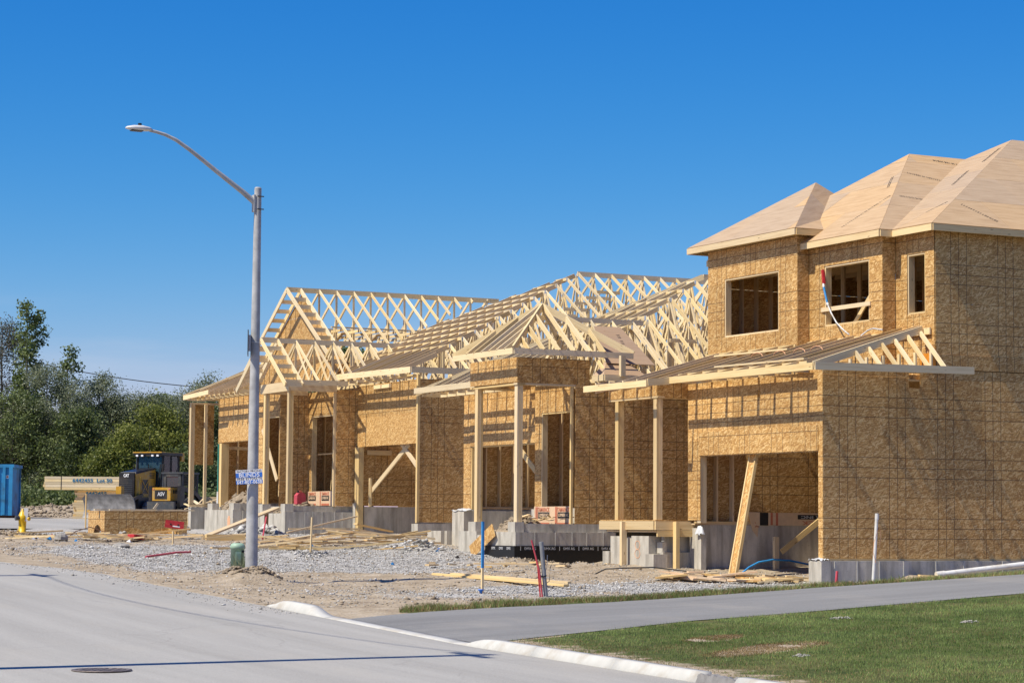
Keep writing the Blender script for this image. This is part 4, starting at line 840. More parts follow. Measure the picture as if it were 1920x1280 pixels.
# ======== bungalow with the big gable, farthest
B_ = thing('house_under_construction', 'long single-storey timber frame with tall open gable and long rafters, behind the lamp post', 'house', (27.2, 64.6, 1.3), 'houses under construction along the street')
def build_B(h):
    # right garage
    panel_wall(h, 'F', 27.8, 60.12, 64.5, 1.62, 5.72, [(60.13, 64.2, 1.6, 3.9), (60.1, 60.14, 1.6, 1.7)], shift=.4); panel_wall(h, 'F', 27.787, 60.14, 64.22, 3.88, 4.75, [], pw=4.2, ph=.9, mat='osb_plain')
    panel_wall(h, 'S', 60.1, 27.8, 34, 1.64, 5.72, shift=.7); beam('corner_post', (27.79, 60.14, 1.62), (27.79, 60.14, 5.85), .08, .1, M['lumber'], h)
    box('foundation_wall', (27.72, 59.98, .7), (34, 60.25, 1.60), M['concrete'], h); box('foundation_pier', (27.70, 59.9, .7), (27.95, 60.32, 1.60), M['concrete'], h)
    box('foundation_wall', (27.95, 64.3, .7), (34, 64.5, 2.10), M['concrete'], h); panel_wall(h, 'S', 64.3, 27.9, 34, 2.12, 5.6, shift=.4); panel_wall(h, 'F', 33.5, 60.2, 64.3, 1.4, 5.6, mat='osb_in')
    beam('garage_post', (27.78, 64.30, 1.2), (27.78, 64.30, 3.88), .30, .16, M['lumber'], h, up=(1, 0, 0)); box('garage_floor', (27.8, 60.25, 1.0), (34, 64.3, 1.3), M['concrete'], h)
    beam('temporary_brace', (27.95, 61.05, 3.9), (28.05, 64.0, 2.55), .038, .14, M['lumber'], h); beam('temporary_brace', (27.92, 60.15, 3.05), (27.98, 61.9, 4.05), .038, .14, M['lumber'], h)
    beam('wall_stud', (28.0, 63.95, 2.1), (28.0, 63.95, 2.95), .14, .05, M['lumber'], h, up=(1, 0, 0)); beam('blocking_board', (28.0, 64.22, 3.72), (28.8, 64.22, 3.72), .04, .14, M['lumber'], h)
    # entry block
    Y1 = 64.6
    panel_wall(h, 'S', Y1, 27.16, 27.95, 2.1, 5.6); panel_wall(h, 'F', 27.15, Y1 + .012, 66.85, 2.08, 5.6, [(64.88, 66.57, 2.5, 4.87)], shift=.5); jamb(h, 27.15, 64.88, 66.57, 2.52, 4.87, sill=False)
    beam('corner_post', (27.12, 64.66, 2.1), (27.12, 64.66, 5.5), .08, .08, M['lumber'], h); beam('door_brace', (27.3, 65.05, 4.2), (27.4, 65.55, 2.6), .038, .089, M['lumber'], h); beam('door_rail', (27.35, 64.9, 3.7), (27.35, 66.5, 3.7), .03, .04, M['stud'], h)
    panel_wall(h, 'S', 66.8, 26.2, 27.14, 2.1, 5.62); panel_wall(h, 'S', 67.0, 27.2, 34, 2.3, 5.6, mat='osb_in'); studs(h, 'S', 67.0, 27.3, 31, 2.3, 5.6, side=-1)
    wr = boxes('lumber_wrap', [((27.11, 64.72, 2.12), (27.13, 66.72, 2.56))], M['wrap_pale'], h)
    for k in (65.3, 66.35):
        W = frame((27.105, k, 2.48), (0, -1, 0), (0, 0, 1)); text('lettering', 'TAMARACK', W, .14, M['p_red'], wr, .6, .003); boxes('wrap_print', [((-.28, -.20, 0), (.30, -.06, .003))], M['p_black'], wr, W); text('lettering', 'LUMBER INC', W @ Matrix.Translation((.01, -.13, .004)), .1, M['wrap_pale'], wr, .5, .002); boxes('wrap_print', [((-.42, -.35, 0), (-.36, .07, .003)), ((-.3, -.35, 0), (.3, -.29, .003))], M['p_red'], wr, W)
    # porch: posts, beams, small gable
    PX = 25.6
    for yy in (64.72, 66.66):
        for dx in (0, .05, .1): beam('porch_post', (PX + .05 + dx, yy, 2.16), (PX + .05 + dx, yy, 5.52), .15, .048, M['lumber'], h, up=(1, 0, 0))
    beam('porch_beam', (PX + .02, 64.6, 5.66), (PX + .02, 66.95, 5.66), .05, .28, M['lumber'], h); beam('porch_beam', (PX + .05, 64.62, 5.66), (27.15, 64.62, 5.66), .05, .28, M['lumber'], h); beam('porch_beam', (PX + .1, 66.82, 5.66), (27.1, 66.82, 5.66), .05, .28, M['lumber'], h)
    ya, za, ps = 65.72, 7.14, .70; zb = 5.82
    gable_wall(h, PX + .12, [(64.3, zb), (67.2, zb), (ya, za - .12)])
    xo = 25.12
    for yy in (ya - (za - 5.7) / ps, ya + (za - 5.7) / ps): beam('barge_rafter', (xo, ya, za - .06), (xo, yy, 5.64), .038, .14, M['truss'], h); beam('barge_rafter', (PX + .06, ya, za - .06), (PX + .06, yy, 5.64), .038, .14, M['truss'], h)
    for k in range(5):
        for s in (-1, 1): d = .35 + k * .42; beam('ladder_block', (xo + .02, ya + s * d, za - .07 - ps * d), (PX + .05, ya + s * d, za - .07 - ps * d), .038, .12, M['truss'], h)
    beam('ridge_board', (xo, ya, za - .05), (31.2, ya, za - .05), .038, .15, M['truss'], h)
    for i in range(9):
        x = 26.25 + .61 * i; truss(h, x, 63.8, 67.8, 5.72, [(63.75, za - ps * 1.97), (ya, za), (67.6, za - ps * 1.9)], [((ya, 5.8), (ya, za - .1)), ((64.6, 5.8), (ya, za - .15)), ((64.6, 5.8), (64.4, 6.1)), ((66.8, 5.8), (ya, za - .15))])
    beam('fascia_board', (25.14, 63.78, 5.72), (27.15, 63.78, 5.74), .038, .15, M['truss'], h)
    # left garage
    XL = 26.25
    panel_wall(h, 'F', XL, 66.81, 72.45, 2.2, 5.72, [(69.2, 72.25, 2.1, 4.18), (67.0, 68.3, 2.1, 4.88), (66.7, 67.0, 2, 2.6)], shift=.2); panel_wall(h, 'F', XL - .013, 69.25, 72.35, 4.2, 4.78, [], ph=.6, pw=3.4, mat='osb_plain')
    beam('jack_stud', (26.3, 72.0, 2.1), (26.3, 72.0, 4.16), .20, .26, M['lumber'], h, up=(1, 0, 0)); beam('sill_wrap_strip', (26.22, 72.33, 2.6), (26.22, 72.33, 4.16), .10, .02, M['tyvek_green'], h, up=(1, 0, 0)); beam('sill_wrap_strip', (26.215, 72.33, 2.1), (26.215, 72.33, 2.6), .12, .02, M['white_plastic'], h, up=(1, 0, 0))
    jamb(h, XL, 67.0, 68.3, 2.4, 4.88, sill=False); beam('door_brace', (26.15, 68.15, 4.5), (26.2, 67.0, 2.9), .038, .14, M['lumber'], h)
    panel_wall(h, 'S', 73.0, XL + .2, 33, 2.2, 5.7, mat='osb_in'); studs(h, 'S', 73.0, XL + .25, 31, 2.2, 5.7, side=-1, step=.6)
    beam('wall_brace', (26.5, 72.8, 4.05), (30.5, 72.8, 4.0), .04, .1, M['stud'], h)
    panel_wall(h, 'S', 69.0, 26.6, 33, 2.2, 5.6, mat='osb_in'); studs(h, 'S', 69.0, 26.6, 30, 2.2, 5.6, side=-1); panel_wall(h, 'F', 33, 64.6, 73.0, 2, 5.6, mat='osb_in')
    panel_wall(h, 'S', 73.85, 25.72, 26.6, 3.5, 5.55, mat='osb_in'); beam('corner_post', (25.78, 73.7, 2.2), (25.78, 73.7, 5.5), .14, .14, M['lumber'], h); beam('wall_stud', (26.22, 73.6, 2.2), (26.22, 73.6, 5.5), .07, .1, M['lumber'], h, up=(1, 0, 0)); beam('wall_plate', (25.72, 73.7, 5.53), (26.9, 73.7, 5.53), .14, .06, M['lumber'], h)
    beam('wall_plate', (25.7, 73.7, 2.15), (27, 73.7, 2.15), .14, .08, M['lumber'], h)
    # left eave: fascia, rafters up to the gable wall
    xe, ze = 25.55, 5.78; pf = .434
    beam('fascia_board', (xe, 71.5, ze + .02), (xe, 73.95, ze - .06), .038, .14, M['truss'], h); beam('soffit_backing', (xe + .22, 66.95, ze - .10), (xe + .22, 73.2, ze - .10), .038, .12, M['truss'], h); beam('soffit_backing', (xe + .45, 67.2, ze - .12), (xe + .45, 72.5, ze - .12), .038, .08, M['truss'], h)
    y = 67.4
    while y < 73.9: beam('roof_rafter', (xe + .02, y, ze - .04), (28.05, y, ze + pf * 2.5 - .04), .038, .14, M['stud'], h); beam('eave_lookout', (xe + .05, y + .04, ze - .12), (XL, y + .04, ze - .12), .038, .08, M['truss'], h); y += .45
    beam('hip_rafter', (xe, 73.95, ze - .03), (28.1, 72.6, ze + pf * 2.55), .045, .15, M['truss'], h); beam('fascia_board', (xe, 73.95, ze - .06), (32, 73.95, ze - .06), .038, .14, M['truss'], h)
    # tall gable: ladder overhang, sheathed wall, trusses to the right
    ya, za, ps = 70.0, 9.18, .655; xo, xw = 27.62, 28.15
    gable_wall(h, xw, [(64.9, 5.8), (75.1, 5.8), (ya, za - .16)])
    for s in (-1, 1):
        e = 4.6 if s > 0 else 3.9
        for x in (xo, xw - .05): beam('barge_rafter', (x, ya, za - .07), (x, ya + s * e, za - .07 - ps * e), .038, .15, M['truss'], h)
        for k in range(9): d = .5 + k * .42; beam('ladder_block', (xo + .02, ya + s * d, za - .09 - ps * d), (xw - .07, ya + s * d, za - .09 - ps * d), .038, .13, M['truss'], h)
    beam('ridge_board', (xo, ya, za - .06), (35.3, ya, za - .06), .038, .16, M['truss'], h)
    X0, YA, YB, ZE, kk, ps2 = 27.2, 59.4, 71.0, 6.0, .64, .68; yr = (YA + YB) / 2; zr = ZE + ps2 * (yr - YA) - .25; xr = X0 + (zr - ZE) / pf; kk = (yr - YA) / (xr - X0); ps2 = (zr - ZE) / (yr - YA)
    zfront = lambda x: ZE + pf * (x - X0)
    for i in range(12):
        x = 28.75 + .61 * i; zf = min(zfront(x), za - .05); yc = max(64.3, ya - (za - zf) / ps) if x > 28.6 else 64.3; zc = za - ps * (ya - yc)
        t = [(yc, zc), (ya, za), (74.6, za - ps * 4.6)]; w = [((ya, 5.75), (ya, za - .12))]
        for d in (1.45, 2.9):
            if ya - d > yc + .1: w += [((ya - d, 5.75), (ya - d, za - ps * d - .1)), ((ya - d + .9, 5.75), (ya - d, za - ps * d - .12))]
            w += [((ya + d, 5.75), (ya + d, za - ps * d - .1)), ((ya + d - .9, 5.75), (ya + d, za - ps * d - .12))]
        tr = truss(h, x, min(yc, 66), 74.4, 5.66, t, w); beam('truss_web', (x, ya - 2.0, 7.72), (x, ya + 2.0, 7.72), .038, .089, M['truss'], tr)
    for yy, zz in ((ya - 1.9, 7.8), (ya - 1.0, 7.8), (ya + .6, 7.8), (ya + 1.7, 7.8)): beam('lateral_brace', (28.4, yy, zz), (35.2, yy, zz), .12, .038, M['truss'], h)
    for k in range(5): beam('lateral_brace', (28.7 + 1.22 * k, ya - 2.2, 7.62), (30.2 + 1.22 * k, ya + 2.2, 7.62), .09, .038, M['stud'], h)
    # main hip: long front rafters, stepped trusses, ridge
    y = 59.6
    while y < 68:
        x1 = X0 + (y - YA) / kk if y < yr else X0 + (YB - y) / kk
        x0 = X0 if y < 64.75 else X0 + max(0, (za - ps * (ya - y) - ZE) / pf)
        if x1 - x0 > .5: beam('roof_rafter', (x0, y, zfront(x0) - .07), (x1, y, zfront(x1) - .07), .038, .14, M['stud'], h)
        y += .61
    i = 3
    while X0 + .61 * i < 44.5:
        x = X0 + .61 * i; i += 1
        if x < xr:
            yl, zz = YA + kk * (x - X0), zfront(x); yh = min(YB - kk * (x - X0), max(yl + .3, ya - (za - zz) / ps) if zz < za else 99); t = [(YA, ZE), (yl, zz), (yh, zz)]
            if yh > yr: t.append((YB, ZE + .6))
        else: t = [(YA, ZE), (yr, zr), (YB, ZE)]
        w = fan_webs(YA + .3, t[-1][0] - .1, 5.75, t, 8); truss(h, x, YA + .25, t[-1][0], 5.68, t, w)
    beam('ridge_board', (xr, yr, zr - .06), (45, yr, zr - .06), .038, .16, M['truss'], h)
    for s in (2.0, 3.4): beam('lateral_brace', (X0 + s / kk, YA + s + .2, ZE + ps2 * s - .4), (44, YA + s + .2, ZE + ps2 * s - .4), .12, .038, M['truss'], h)
    for k in range(5): x = 33.6 + k * .61; beam('spacer_block', (x, YA + 3.6 + .38 * k, ZE + ps2 * (3.6 + .38 * k) - .25), (x + .85, YA + 3.6 + .38 * k, ZE + ps2 * (3.6 + .38 * k) - .25), .038, .1, M['truss'], h)
    beam('fascia_board', (X0, YA, ZE - .08), (X0, 64.75, ZE - .02), .038, .17, M['truss'], h); beam('fascia_board', (X0 + .02, YA, ZE - .08), (34, YA, ZE - .08), .038, .17, M['truss'], h); beam('soffit_backing', (X0 + .3, 59.8, ZE - .2), (X0 + .3, 64.6, ZE - .2), .1, .04, M['truss'], h)
    y = 60.2
    while y < 64.6: beam('eave_lookout', (X0 + .03, y, ZE - .2), (27.85, y, ZE - .2), .038, .09, M['truss'], h); y += .61
    beam('blocking_board', (27.76, 62.0, 5.62), (27.76, 63.2, 5.62), .05, .11, M['truss'], h)
    # foundation of porch and left garage
    fw = lambda a, b, n='foundation_wall': box(n, a, b, M['concrete'], h)
    fw((25.52, 64.55, .8), (27.95, 64.85, 1.93)); fw((25.52, 64.852, .8), (25.8, 66.0, 1.88)); fw((25.52, 66.25, .8), (25.8, 66.95, 1.95)); fw((25.8, 64.70, 1.8), (28.0, 64.95, 2.1)); fw((25.53, 64.6, 1.93), (25.8, 64.95, 2.16), 'post_base'); fw((25.53, 66.45, 1.95), (25.8, 66.85, 2.16), 'post_base'); fw((27.68, 64.35, .8), (27.98, 64.53, 2.2), 'foundation_pier')
    for fx in (26.15, 26.4, 26.7, 27.1, 27.35): box('form_seam', (fx, 64.54, 1.2), (fx + .014, 64.552, 1.93), M['concrete_old'], h)
    fw((25.38, 68.62, .8), (25.7, 71.2, 1.99)); fw((25.7, 68.60, .8), (27.5, 68.85, 1.97)); fw((25.42, 70.6, 1.98), (25.65, 71.05, 2.2), 'post_base'); fw((25.42, 68.65, 1.99), (25.65, 69.05, 2.2), 'post_base'); fw((25.65, 68.68, 1.9), (27, 68.9, 2.2)); fw((26.35, 67, .8), (33, 73, 2.1), 'ground_slab'); fw((25.75, 73.6, .8), (27.5, 73.85, 2.1))
    W = frame((25.375, 68.95, 1.62), (0, -1, 0), (0, 0, 1)); boxes('sprayed_mark', [((-.12, -.12, 0), (.12, .12, .003)), ((-.06, -.2, 0), (.08, .18, .0025))], M['p_orange'], h, W)
    soil_heap((27.0, 70.7), 1.4, 1.8, .85); soil_heap((26.5, 65.6), .9, 1.72, .48); soil_heap((26.2, 66.3), .5, 1.7, .4)
build_B(B_)
# ---------------------------------------------------------------- trees
def leaves(P, size, n_quads):
    n = len(P); a = RNG.normal(0, 1, (n, 3)); a /= np.linalg.norm(a, axis=1)[:, None] + 1e-9; b = RNG.normal(0, 1, (n, 3)); b -= a * (a * b).sum(1)[:, None]; b /= np.linalg.norm(b, axis=1)[:, None] + 1e-9
    s = size * RNG.uniform(.6, 1.3, (n, 1)); a = a * s; b = b * s * .62
    return np.stack([P - a, P + b, P + a, P - b], 1).reshape(-1, 3), np.arange(n * 4).reshape(-1, 4)
def tree(x, y, h, r, mat, label, n=5000, size=.08, zlow=.25, shape='round', sparse=1., group='trees in the row behind the building site', z0=None, trunkr=.14):
    z = gz(x, y) if z0 is None else z0; t = thing('tree', label, 'tree', (x, y, z), group)
    lean = random.uniform(-.04, .04); top = Vector((x + lean * h, y, z + h * .93))
    pts = [Vector((x, y, z - .1)).lerp(top, k / 6) + Vector((random.uniform(-.1, .1), random.uniform(-.1, .1), 0)) * (k > 0) for k in range(7)]
    V, F = tube_vf(pts, [trunkr * (1 - .85 * k / 6) for k in range(7)], 7); tips = []
    nb = int(20 + h * 2.2)
    for i in range(nb):
        f = zlow + (1 - zlow) * (i + random.random()) / nb; b = pts[0].lerp(top, f); a = random.uniform(0, 6.28)
        if shape == 'poplar': rr = r * (1 - .75 * abs((f - .55) / .55) ** 1.6); up = random.uniform(.8, 1.5)
        else: rr = r * math.sqrt(max(.06, 1 - ((f - (zlow + (1 - zlow) * .45)) / (1.02 - (zlow + (1 - zlow) * .45))) ** 2)) if f > .5 else r * (.75 + .5 * f); up = random.uniform(.1, .7)
        L_ = rr * random.uniform(.55, 1.08); e = b + Vector((math.cos(a) * L_, math.sin(a) * L_, L_ * up * .6)); m = b.lerp(e, .5) + Vector((0, 0, -.08 * L_))
        v2, f2 = tube_vf([b, m, e], [.045 * (1.2 - f), .028 * (1.2 - f), .01], 4, False); o = len(V); V += v2; F += [tuple(q + o for q in g) for g in f2]
        for k in (.45, .75, 1.0): tips.append((b.lerp(e, k), L_))
    mesh('trunk', V, F, M['trunk'], t)
    keep = RNG.random(len(tips)) < sparse; T = np.array([tuple(p) for p, l in tips])[keep]; m = max(1, int(n * 1.7) // len(T)); tone = RNG.normal(.42, .26, len(T))
    sp = .21 * (1 + .5 * r / 2) * (.65 if shape == 'poplar' else 1)
    P = (T[:, None] + RNG.normal(0, 1, (len(T), m, 3)) * np.array([sp, sp, sp * .85])).reshape(-1, 3); P[:, 2] = np.maximum(P[:, 2], z + .1)
    Vv, Ff = leaves(P, size, n); tn = np.repeat(np.clip(np.repeat(tone, m) + RNG.normal(0, .18, len(P)), 0, 1), 4)
    np_mesh('crown', Vv, Ff, M[mat], tn, t); return t
def far(px, Z):   # a spot Z metres away along the sight line of the photograph's column px
    d = Vector(R_[0]).x; cx = (px - 960) / 4358; a = Vector((R_[0][0] * cx - R_[0][2], R_[1][0] * cx - R_[1][2])); return a.x * Z, a.y * Z
TL = {'leaf_willow': 'grey-green willow', 'leaf_dark': 'dark green broadleaf tree', 'leaf_lime': 'yellow-green ash', 'leaf_poplar': 'dark poplar', 'leaf_bronze': 'greyish bare-twigged tree'}
for px, Z, ty, r, mat, n, kw, lab in (
    (62, 138, 555, 1.25, 'leaf_poplar', 2500, dict(shape='poplar', zlow=.3, size=.10, sparse=.95), 'tall narrow poplar, highest tree in the row at the far left'),
    (128, 137, 640, 1.15, 'leaf_poplar', 1000, dict(shape='poplar', zlow=.4, size=.10, sparse=.6), 'thin see-through poplar standing just right of the tallest poplar'),
    (2, 140, 588, 2.6, 'leaf_bronze', 9500, dict(size=.06, sparse=.85, zlow=.25), 'greyish fine-twigged tree at the left edge, above the blue container'),
    (272, 139, 742, .8, 'leaf_poplar', 420, dict(shape='poplar', zlow=.5, size=.10, sparse=.5), 'thin poplar tips rising over the ash trees behind the bulldozer'),
    (92, 134, 680, 2.4, 'leaf_willow', 13000, dict(zlow=.12, size=.055), 'broad grey-green willow under the two poplars'),
    (30, 133, 735, 2.4, 'leaf_dark', 9000, dict(zlow=.08), 'dark leafy tree straight behind the blue container'),
    (188, 138, 698, 2.0, 'leaf_willow', 12000, dict(zlow=.15, size=.055), 'grey-green willow under the overhead cable, left of the bulldozer'),
    (240, 139, 738, 2.1, 'leaf_willow', 12000, dict(zlow=.2, size=.055), 'pale willow top behind the bulldozer cab'),
    (150, 132, 765, 2.0, 'leaf_dark', 9000, dict(zlow=.05), 'dark tree behind the left end of the lumber stack'),
    (255, 131, 800, 2.1, 'leaf_lime', 8000, dict(zlow=.05, size=.08), 'yellow-green ash directly behind the bulldozer'),
    (210, 129, 840, 1.6, 'leaf_lime', 6500, dict(zlow=.02, size=.08), 'low yellow-green ash behind the lumber stack'),
    (310, 134, 762, 2.1, 'leaf_lime', 9000, dict(zlow=.08, size=.08), 'yellow-green ash behind the small track loader'),
    (345, 137, 732, 2.2, 'leaf_willow', 12000, dict(zlow=.1, size=.055), 'willow at the left end of the farthest house'),
    (398, 139, 698, 2.1, 'leaf_willow', 9500, dict(zlow=.2, size=.055, sparse=.7), 'willow whose top shows above the farthest eave'),
    (290, 139, 735, 2.1, 'leaf_willow', 11000, dict(zlow=.15, size=.055), 'willow rising behind the ash tree right of the bulldozer cab'),
    (355, 130, 850, 1.7, 'leaf_dark', 6000, dict(zlow=.03), 'dark bushy tree between the track loader and the farthest house'),
    (440, 138, 745, 2.2, 'leaf_dark', 6000, dict(zlow=.1), 'dark tree behind the low eave of the farthest house'),
    (612, 138, 632, 1.3, 'leaf_poplar', 3500, dict(shape='poplar', zlow=.3, size=.14), 'dark poplar seen through the gable trusses, left one'),
    (655, 138, 640, 1.3, 'leaf_poplar', 3500, dict(shape='poplar', zlow=.3, size=.14), 'dark poplar seen through the gable trusses, right one'),
    (700, 140, 668, 1.5, 'leaf_dark', 3500, dict(zlow=.2), 'dark tree showing through the far trusses above the garage'),
    (530, 140, 690, 2.2, 'leaf_dark', 5000, dict(zlow=.1), 'dark tree hidden mostly behind the porch gable'), (570, 139, 700, 2.0, 'leaf_dark', 5000, dict(zlow=.1), 'dark tree behind the tall gable')):
    x, y = far(px, Z); g = gz(x, y); hz = (975.5 + .0074 * px - ty) / 4358 * Z + 1.6 - g
    tree(x, y, hz, r, mat, lab, n, **kw)
for i, px in enumerate(range(-40, 500, 27)):
    x, y = far(px + random.uniform(-8, 8), 147 + random.uniform(-2, 4)); tree(x, y, random.uniform(5.4, 7.4), 2.3, 'leaf_dark', 'dark background tree of the close second row behind the site', 5200, zlow=.03, size=.13, group='second row of dark trees')
# low scrub along the foot of the trees
P = []
for px in range(-40, 480, 5): x, y = far(px, 127 + random.uniform(-2, 3)); P.append((x, y, gz(x, y)))
P = np.array(P); m = 260; Q = (P[:, None] + RNG.normal(0, 1, (len(P), m, 3)) * np.array([.7, .7, .45]) + np.array([0, 0, .55])).reshape(-1, 3); Q[:, 2] = np.maximum(Q[:, 2], zg(Q[:, 0], Q[:, 1]) + .03)
Vv, Ff = leaves(Q, .10, 0); tag(np_mesh('undergrowth', Vv, Ff, M['leaf_dark'], np.repeat(np.clip(RNG.normal(.45, .25, len(Q)), 0, 1), 4)), kind='stuff')

# ---------------------------------------------------------------- street lamp, sign, poles and cables
LX, LY = 15.40, 40.6; lz = gz(LX, LY)
lamp = thing('street_lamp', 'tall galvanised street lamp with a curved arm over the road', 'street lamp', (LX, LY, lz))
tube('pole', [(LX, LY, lz - .2), (LX, LY, 3.0), (LX + .005, LY, 5.5), (LX + .01, LY, 7.83)], [.118, .098, .081, .066], M['galv'], lamp, 24)
tube('pole_cap', [(LX + .01, LY, 7.825), (LX + .01, LY, 7.85)], [.068, .05], M['galv'], lamp, 20)
arm = [(15.35, 7.56), (15.11, 7.74), (14.84, 7.92), (14.57, 8.10), (14.31, 8.28), (14.05, 8.455), (13.79, 8.61), (13.58, 8.69), (13.40, 8.73), (13.28, 8.745)]
tube('arm', [(x, LY, z) for x, z in arm], [.055, .05, .046, .042, .04, .037, .034, .031, .029, .028], M['galv'], lamp, 14)
br = boxes('arm_bracket', [((LX - .085, LY - .06, 7.38), (LX - .055, LY + .06, 7.70))], M['galv'], lamp); boxes('bolt', [((LX - .03, LY - .09, z), (LX + .10, LY - .075, z + .02)) for z in (7.42, 7.66)], M['machine_grey'], br)
prof = [(-.25, .035), (-.22, .06), (-.1, .105), (.05, .115), (.18, .085), (.24, .045)]
V = []; F = []; k = 12
for u, w in prof:
    for i in range(k): q = 2 * math.pi * i / k; V.append((13.08 + u * 1.0, LY + math.cos(q) * w, 8.755 + math.sin(q) * (w * .62 if math.sin(q) > 0 else w * .34)))
for j in range(len(prof) - 1):
    for i in range(k): F.append((j * k + i, j * k + (i + 1) % k, (j + 1) * k + (i + 1) % k, (j + 1) * k + i))
F += [tuple(range(k - 1, -1, -1)), tuple((len(prof) - 1) * k + i for i in range(k))]
hd = mesh('lamp_head', V, F, M['alu'], lamp, smooth=True); box('lens', (12.92, LY - .06, 8.708), (13.14, LY + .06, 8.722), M['machine_grey'], hd); tube('photocell', [(13.09, LY, 8.80), (13.09, LY, 8.86)], .035, M['machine_black'], hd, 10)
plate = thing('street_sign_plate', 'grey sign plate seen edge-on, strapped halfway up the street lamp', 'sign', (15.3, LY, 4.7))
Wpl = frame((15.255, LY - .02, 4.92), (.36, .933, 0), (0, 0, 1)); boxes('plate', [((-.30, -.23, -.008), (.30, .23, .008))], M['machine_grey'], plate, Wpl); boxes('back_channel', [((-.03, -.15, .009), (.03, .15, .05))], M['alu'], plate, Wpl)
tube('strap', [(LX, LY, 4.93), (LX, LY, 4.945)], .094, M['alu'], plate, 20)
# blinds sign
sw, sh_ = .49, .265
Ws = frame((15.275, 40.46, 2.44), (.905, -.425, .06), (-.06, .0, 1))
sg = thing('advert_sign', 'small blue and white blinds advertising placard taped to the lamp post', 'sign', W=Ws)
def sgbox(n, x0, x1, y0, y1, z0, z1, m): return boxes(n, [((x0, y0, z0), (x1, y1, z1))], M[m], sg, Ws)
sgbox('board', -sw / 2, sw / 2, -sh_ / 2, sh_ / 2, -.004, .0, 'cloth_white'); sgbox('blue_band', -sw / 2, sw / 2, -.012, .073, 0, .0015, 'p_blue'); sgbox('blue_band', -sw / 2, sw / 2, -sh_ / 2, -.066, 0, .0015, 'p_blue')
for s, y, sz, m, w in (('FACTORY PRICING', .103, .062, 'p_black', .45), ('BLINDS', .030, .105, 'cloth_white', .38), ('FREE ESTIMATE', -.039, .062, 'p_black', .46), ('647-801-0638', -.100, .085, 'cloth_white', .46)):
    text('lettering', s, Ws @ Matrix.Translation((0, y, .003)), sz, M[m], sg, w, .0015 if m == 'cloth_white' else -.0008)
for i, (x, y, ht, lab) in enumerate(((5.0, 25.35, 11.9, 'wooden utility pole on the near left verge'), (5.1, 42.3, 10.7, 'wooden utility pole on the far left verge'))):
    z = gz_plain(x, y); u = thing('utility_pole', lab, 'pole', (x, y, z), 'utility poles on the opposite verge'); tube('pole', [(x, y, z - .3), (x, y, z + ht)], [.15, .10], M['trunk'], u, 12); beam('crossarm', (x, y - .5, z + ht - .4), (x, y + .5, z + ht - .4), .09, .11, M['trunk'], u)
zA, zB = gz_plain(5.0, 25.35) + 11.8, gz_plain(5.1, 42.3) + 10.6
tag(tube('overhead_cable', [(5.05, 25.35 + 16.95 * t, zA + (zB - zA) * t - 5.6 * t * (1 - t)) for t in np.linspace(0, 1, 20)], .016, M['black'], None, 6), 'black service cable slung between the poles on the opposite verge', 'cable')
c0 = Vector((*far(-80, 165), 14.2)); c1 = Vector((*far(600, 165), 11.0)); tag(tube('overhead_cable', [c0.lerp(c1, t) - Vector((0, 0, 4.2 * t * (1 - t) * 1.0)) for t in np.linspace(0, 1, 24)], .032, M['black'], None, 5), 'thin dark overhead cable running behind the trees to the farthest house', 'cable')

# ---------------------------------------------------------------- small street furniture
hx, hy = 16.0, 58.6; hz = gz(hx, hy) - .10
hyd = thing('fire_hydrant', 'yellow fire hydrant with a grey reflector flag, beside the gravel', 'fire hydrant', (hx, hy, hz))
lathe('barrel', [(.085, 0), (.085, .12), (.13, .13), (.13, .17), (.09, .18), (.10, .45), (.11, .47), (.115, .56), (.10, .58), (.07, .66), (.03, .70), (.025, .74), (.01, .75)], M['hyd_yellow'], hyd, (hx, hy, hz)); tube('outlet_cap', [(hx - .09, hy - .02, hz + .52), (hx - .19, hy - .03, hz + .52)], [.06, .065], M['machine_grey'], hyd, 12); tube('outlet_cap', [(hx + .09, hy - .05, hz + .50), (hx + .15, hy - .12, hz + .50)], [.05, .05], M['hyd_yellow'], hyd, 12)
beam('reflector_flag', (hx + .06, hy - .10, hz + .44), (hx + .06, hy - .10, hz + .77), .012, .10, M['alu'], hyd, up=(.9, -.4, 0)); lathe('flange_bolts', [(.14, .135), (.14, .165)], M['hyd_yellow'], hyd, (hx, hy, hz), 8)
px_, py_ = 16.39, 44.0; pz = gz(px_, py_)
pd = thing('utility_pedestal', 'green plastic utility pedestal beside the foot of the lamp post', 'pedestal', (px_, py_, pz))
lathe('housing', [(.135, -.05), (.135, .44), (.15, .445), (.15, .50), (.13, .54), (.09, .56)], M['green_plastic'], pd, (px_, py_, pz), 24)
Wp = frame((px_ - .02, py_ - .137, pz + .22), (1, -.1, 0), (0, 0, 1)); boxes('vent_panel', [((-.07, -.17, 0), (.04, .17, .012))] + [((-.06, -.15 + .03 * k, .012), (.03, -.137 + .03 * k, .017)) for k in range(10)], M['green_plastic'], pd, Wp)
tube('lock_hole', [(px_ + .065, py_ - .118, pz + .39), (px_ + .07, py_ - .138, pz + .39)], .026, M['black'], pd, 14)
def stake(x, y, h, w, mat, label, lean=(0, 0), tip=None, cat='stake', d=.03):
    z = gz(x, y); s = thing('survey_stake', label, cat, (x, y, z)); a = Vector((x, y, z - .15)); b = Vector((x + lean[0], y + lean[1], z + h)); m = a.lerp(b, tip[1]) if tip else b
    beam('shaft', a, m, w, d, M[mat], s, up=(1, 0, 0))
    if tip: beam('painted_top', m, b, w, d, M[tip[0]], s, up=(1, 0, 0))
    return s
stake(18.48, 37.2, 1.27, .045, 'lumber', 'wooden survey stake with a long bright blue painted top', tip=('blue_paint', .42), d=.04)
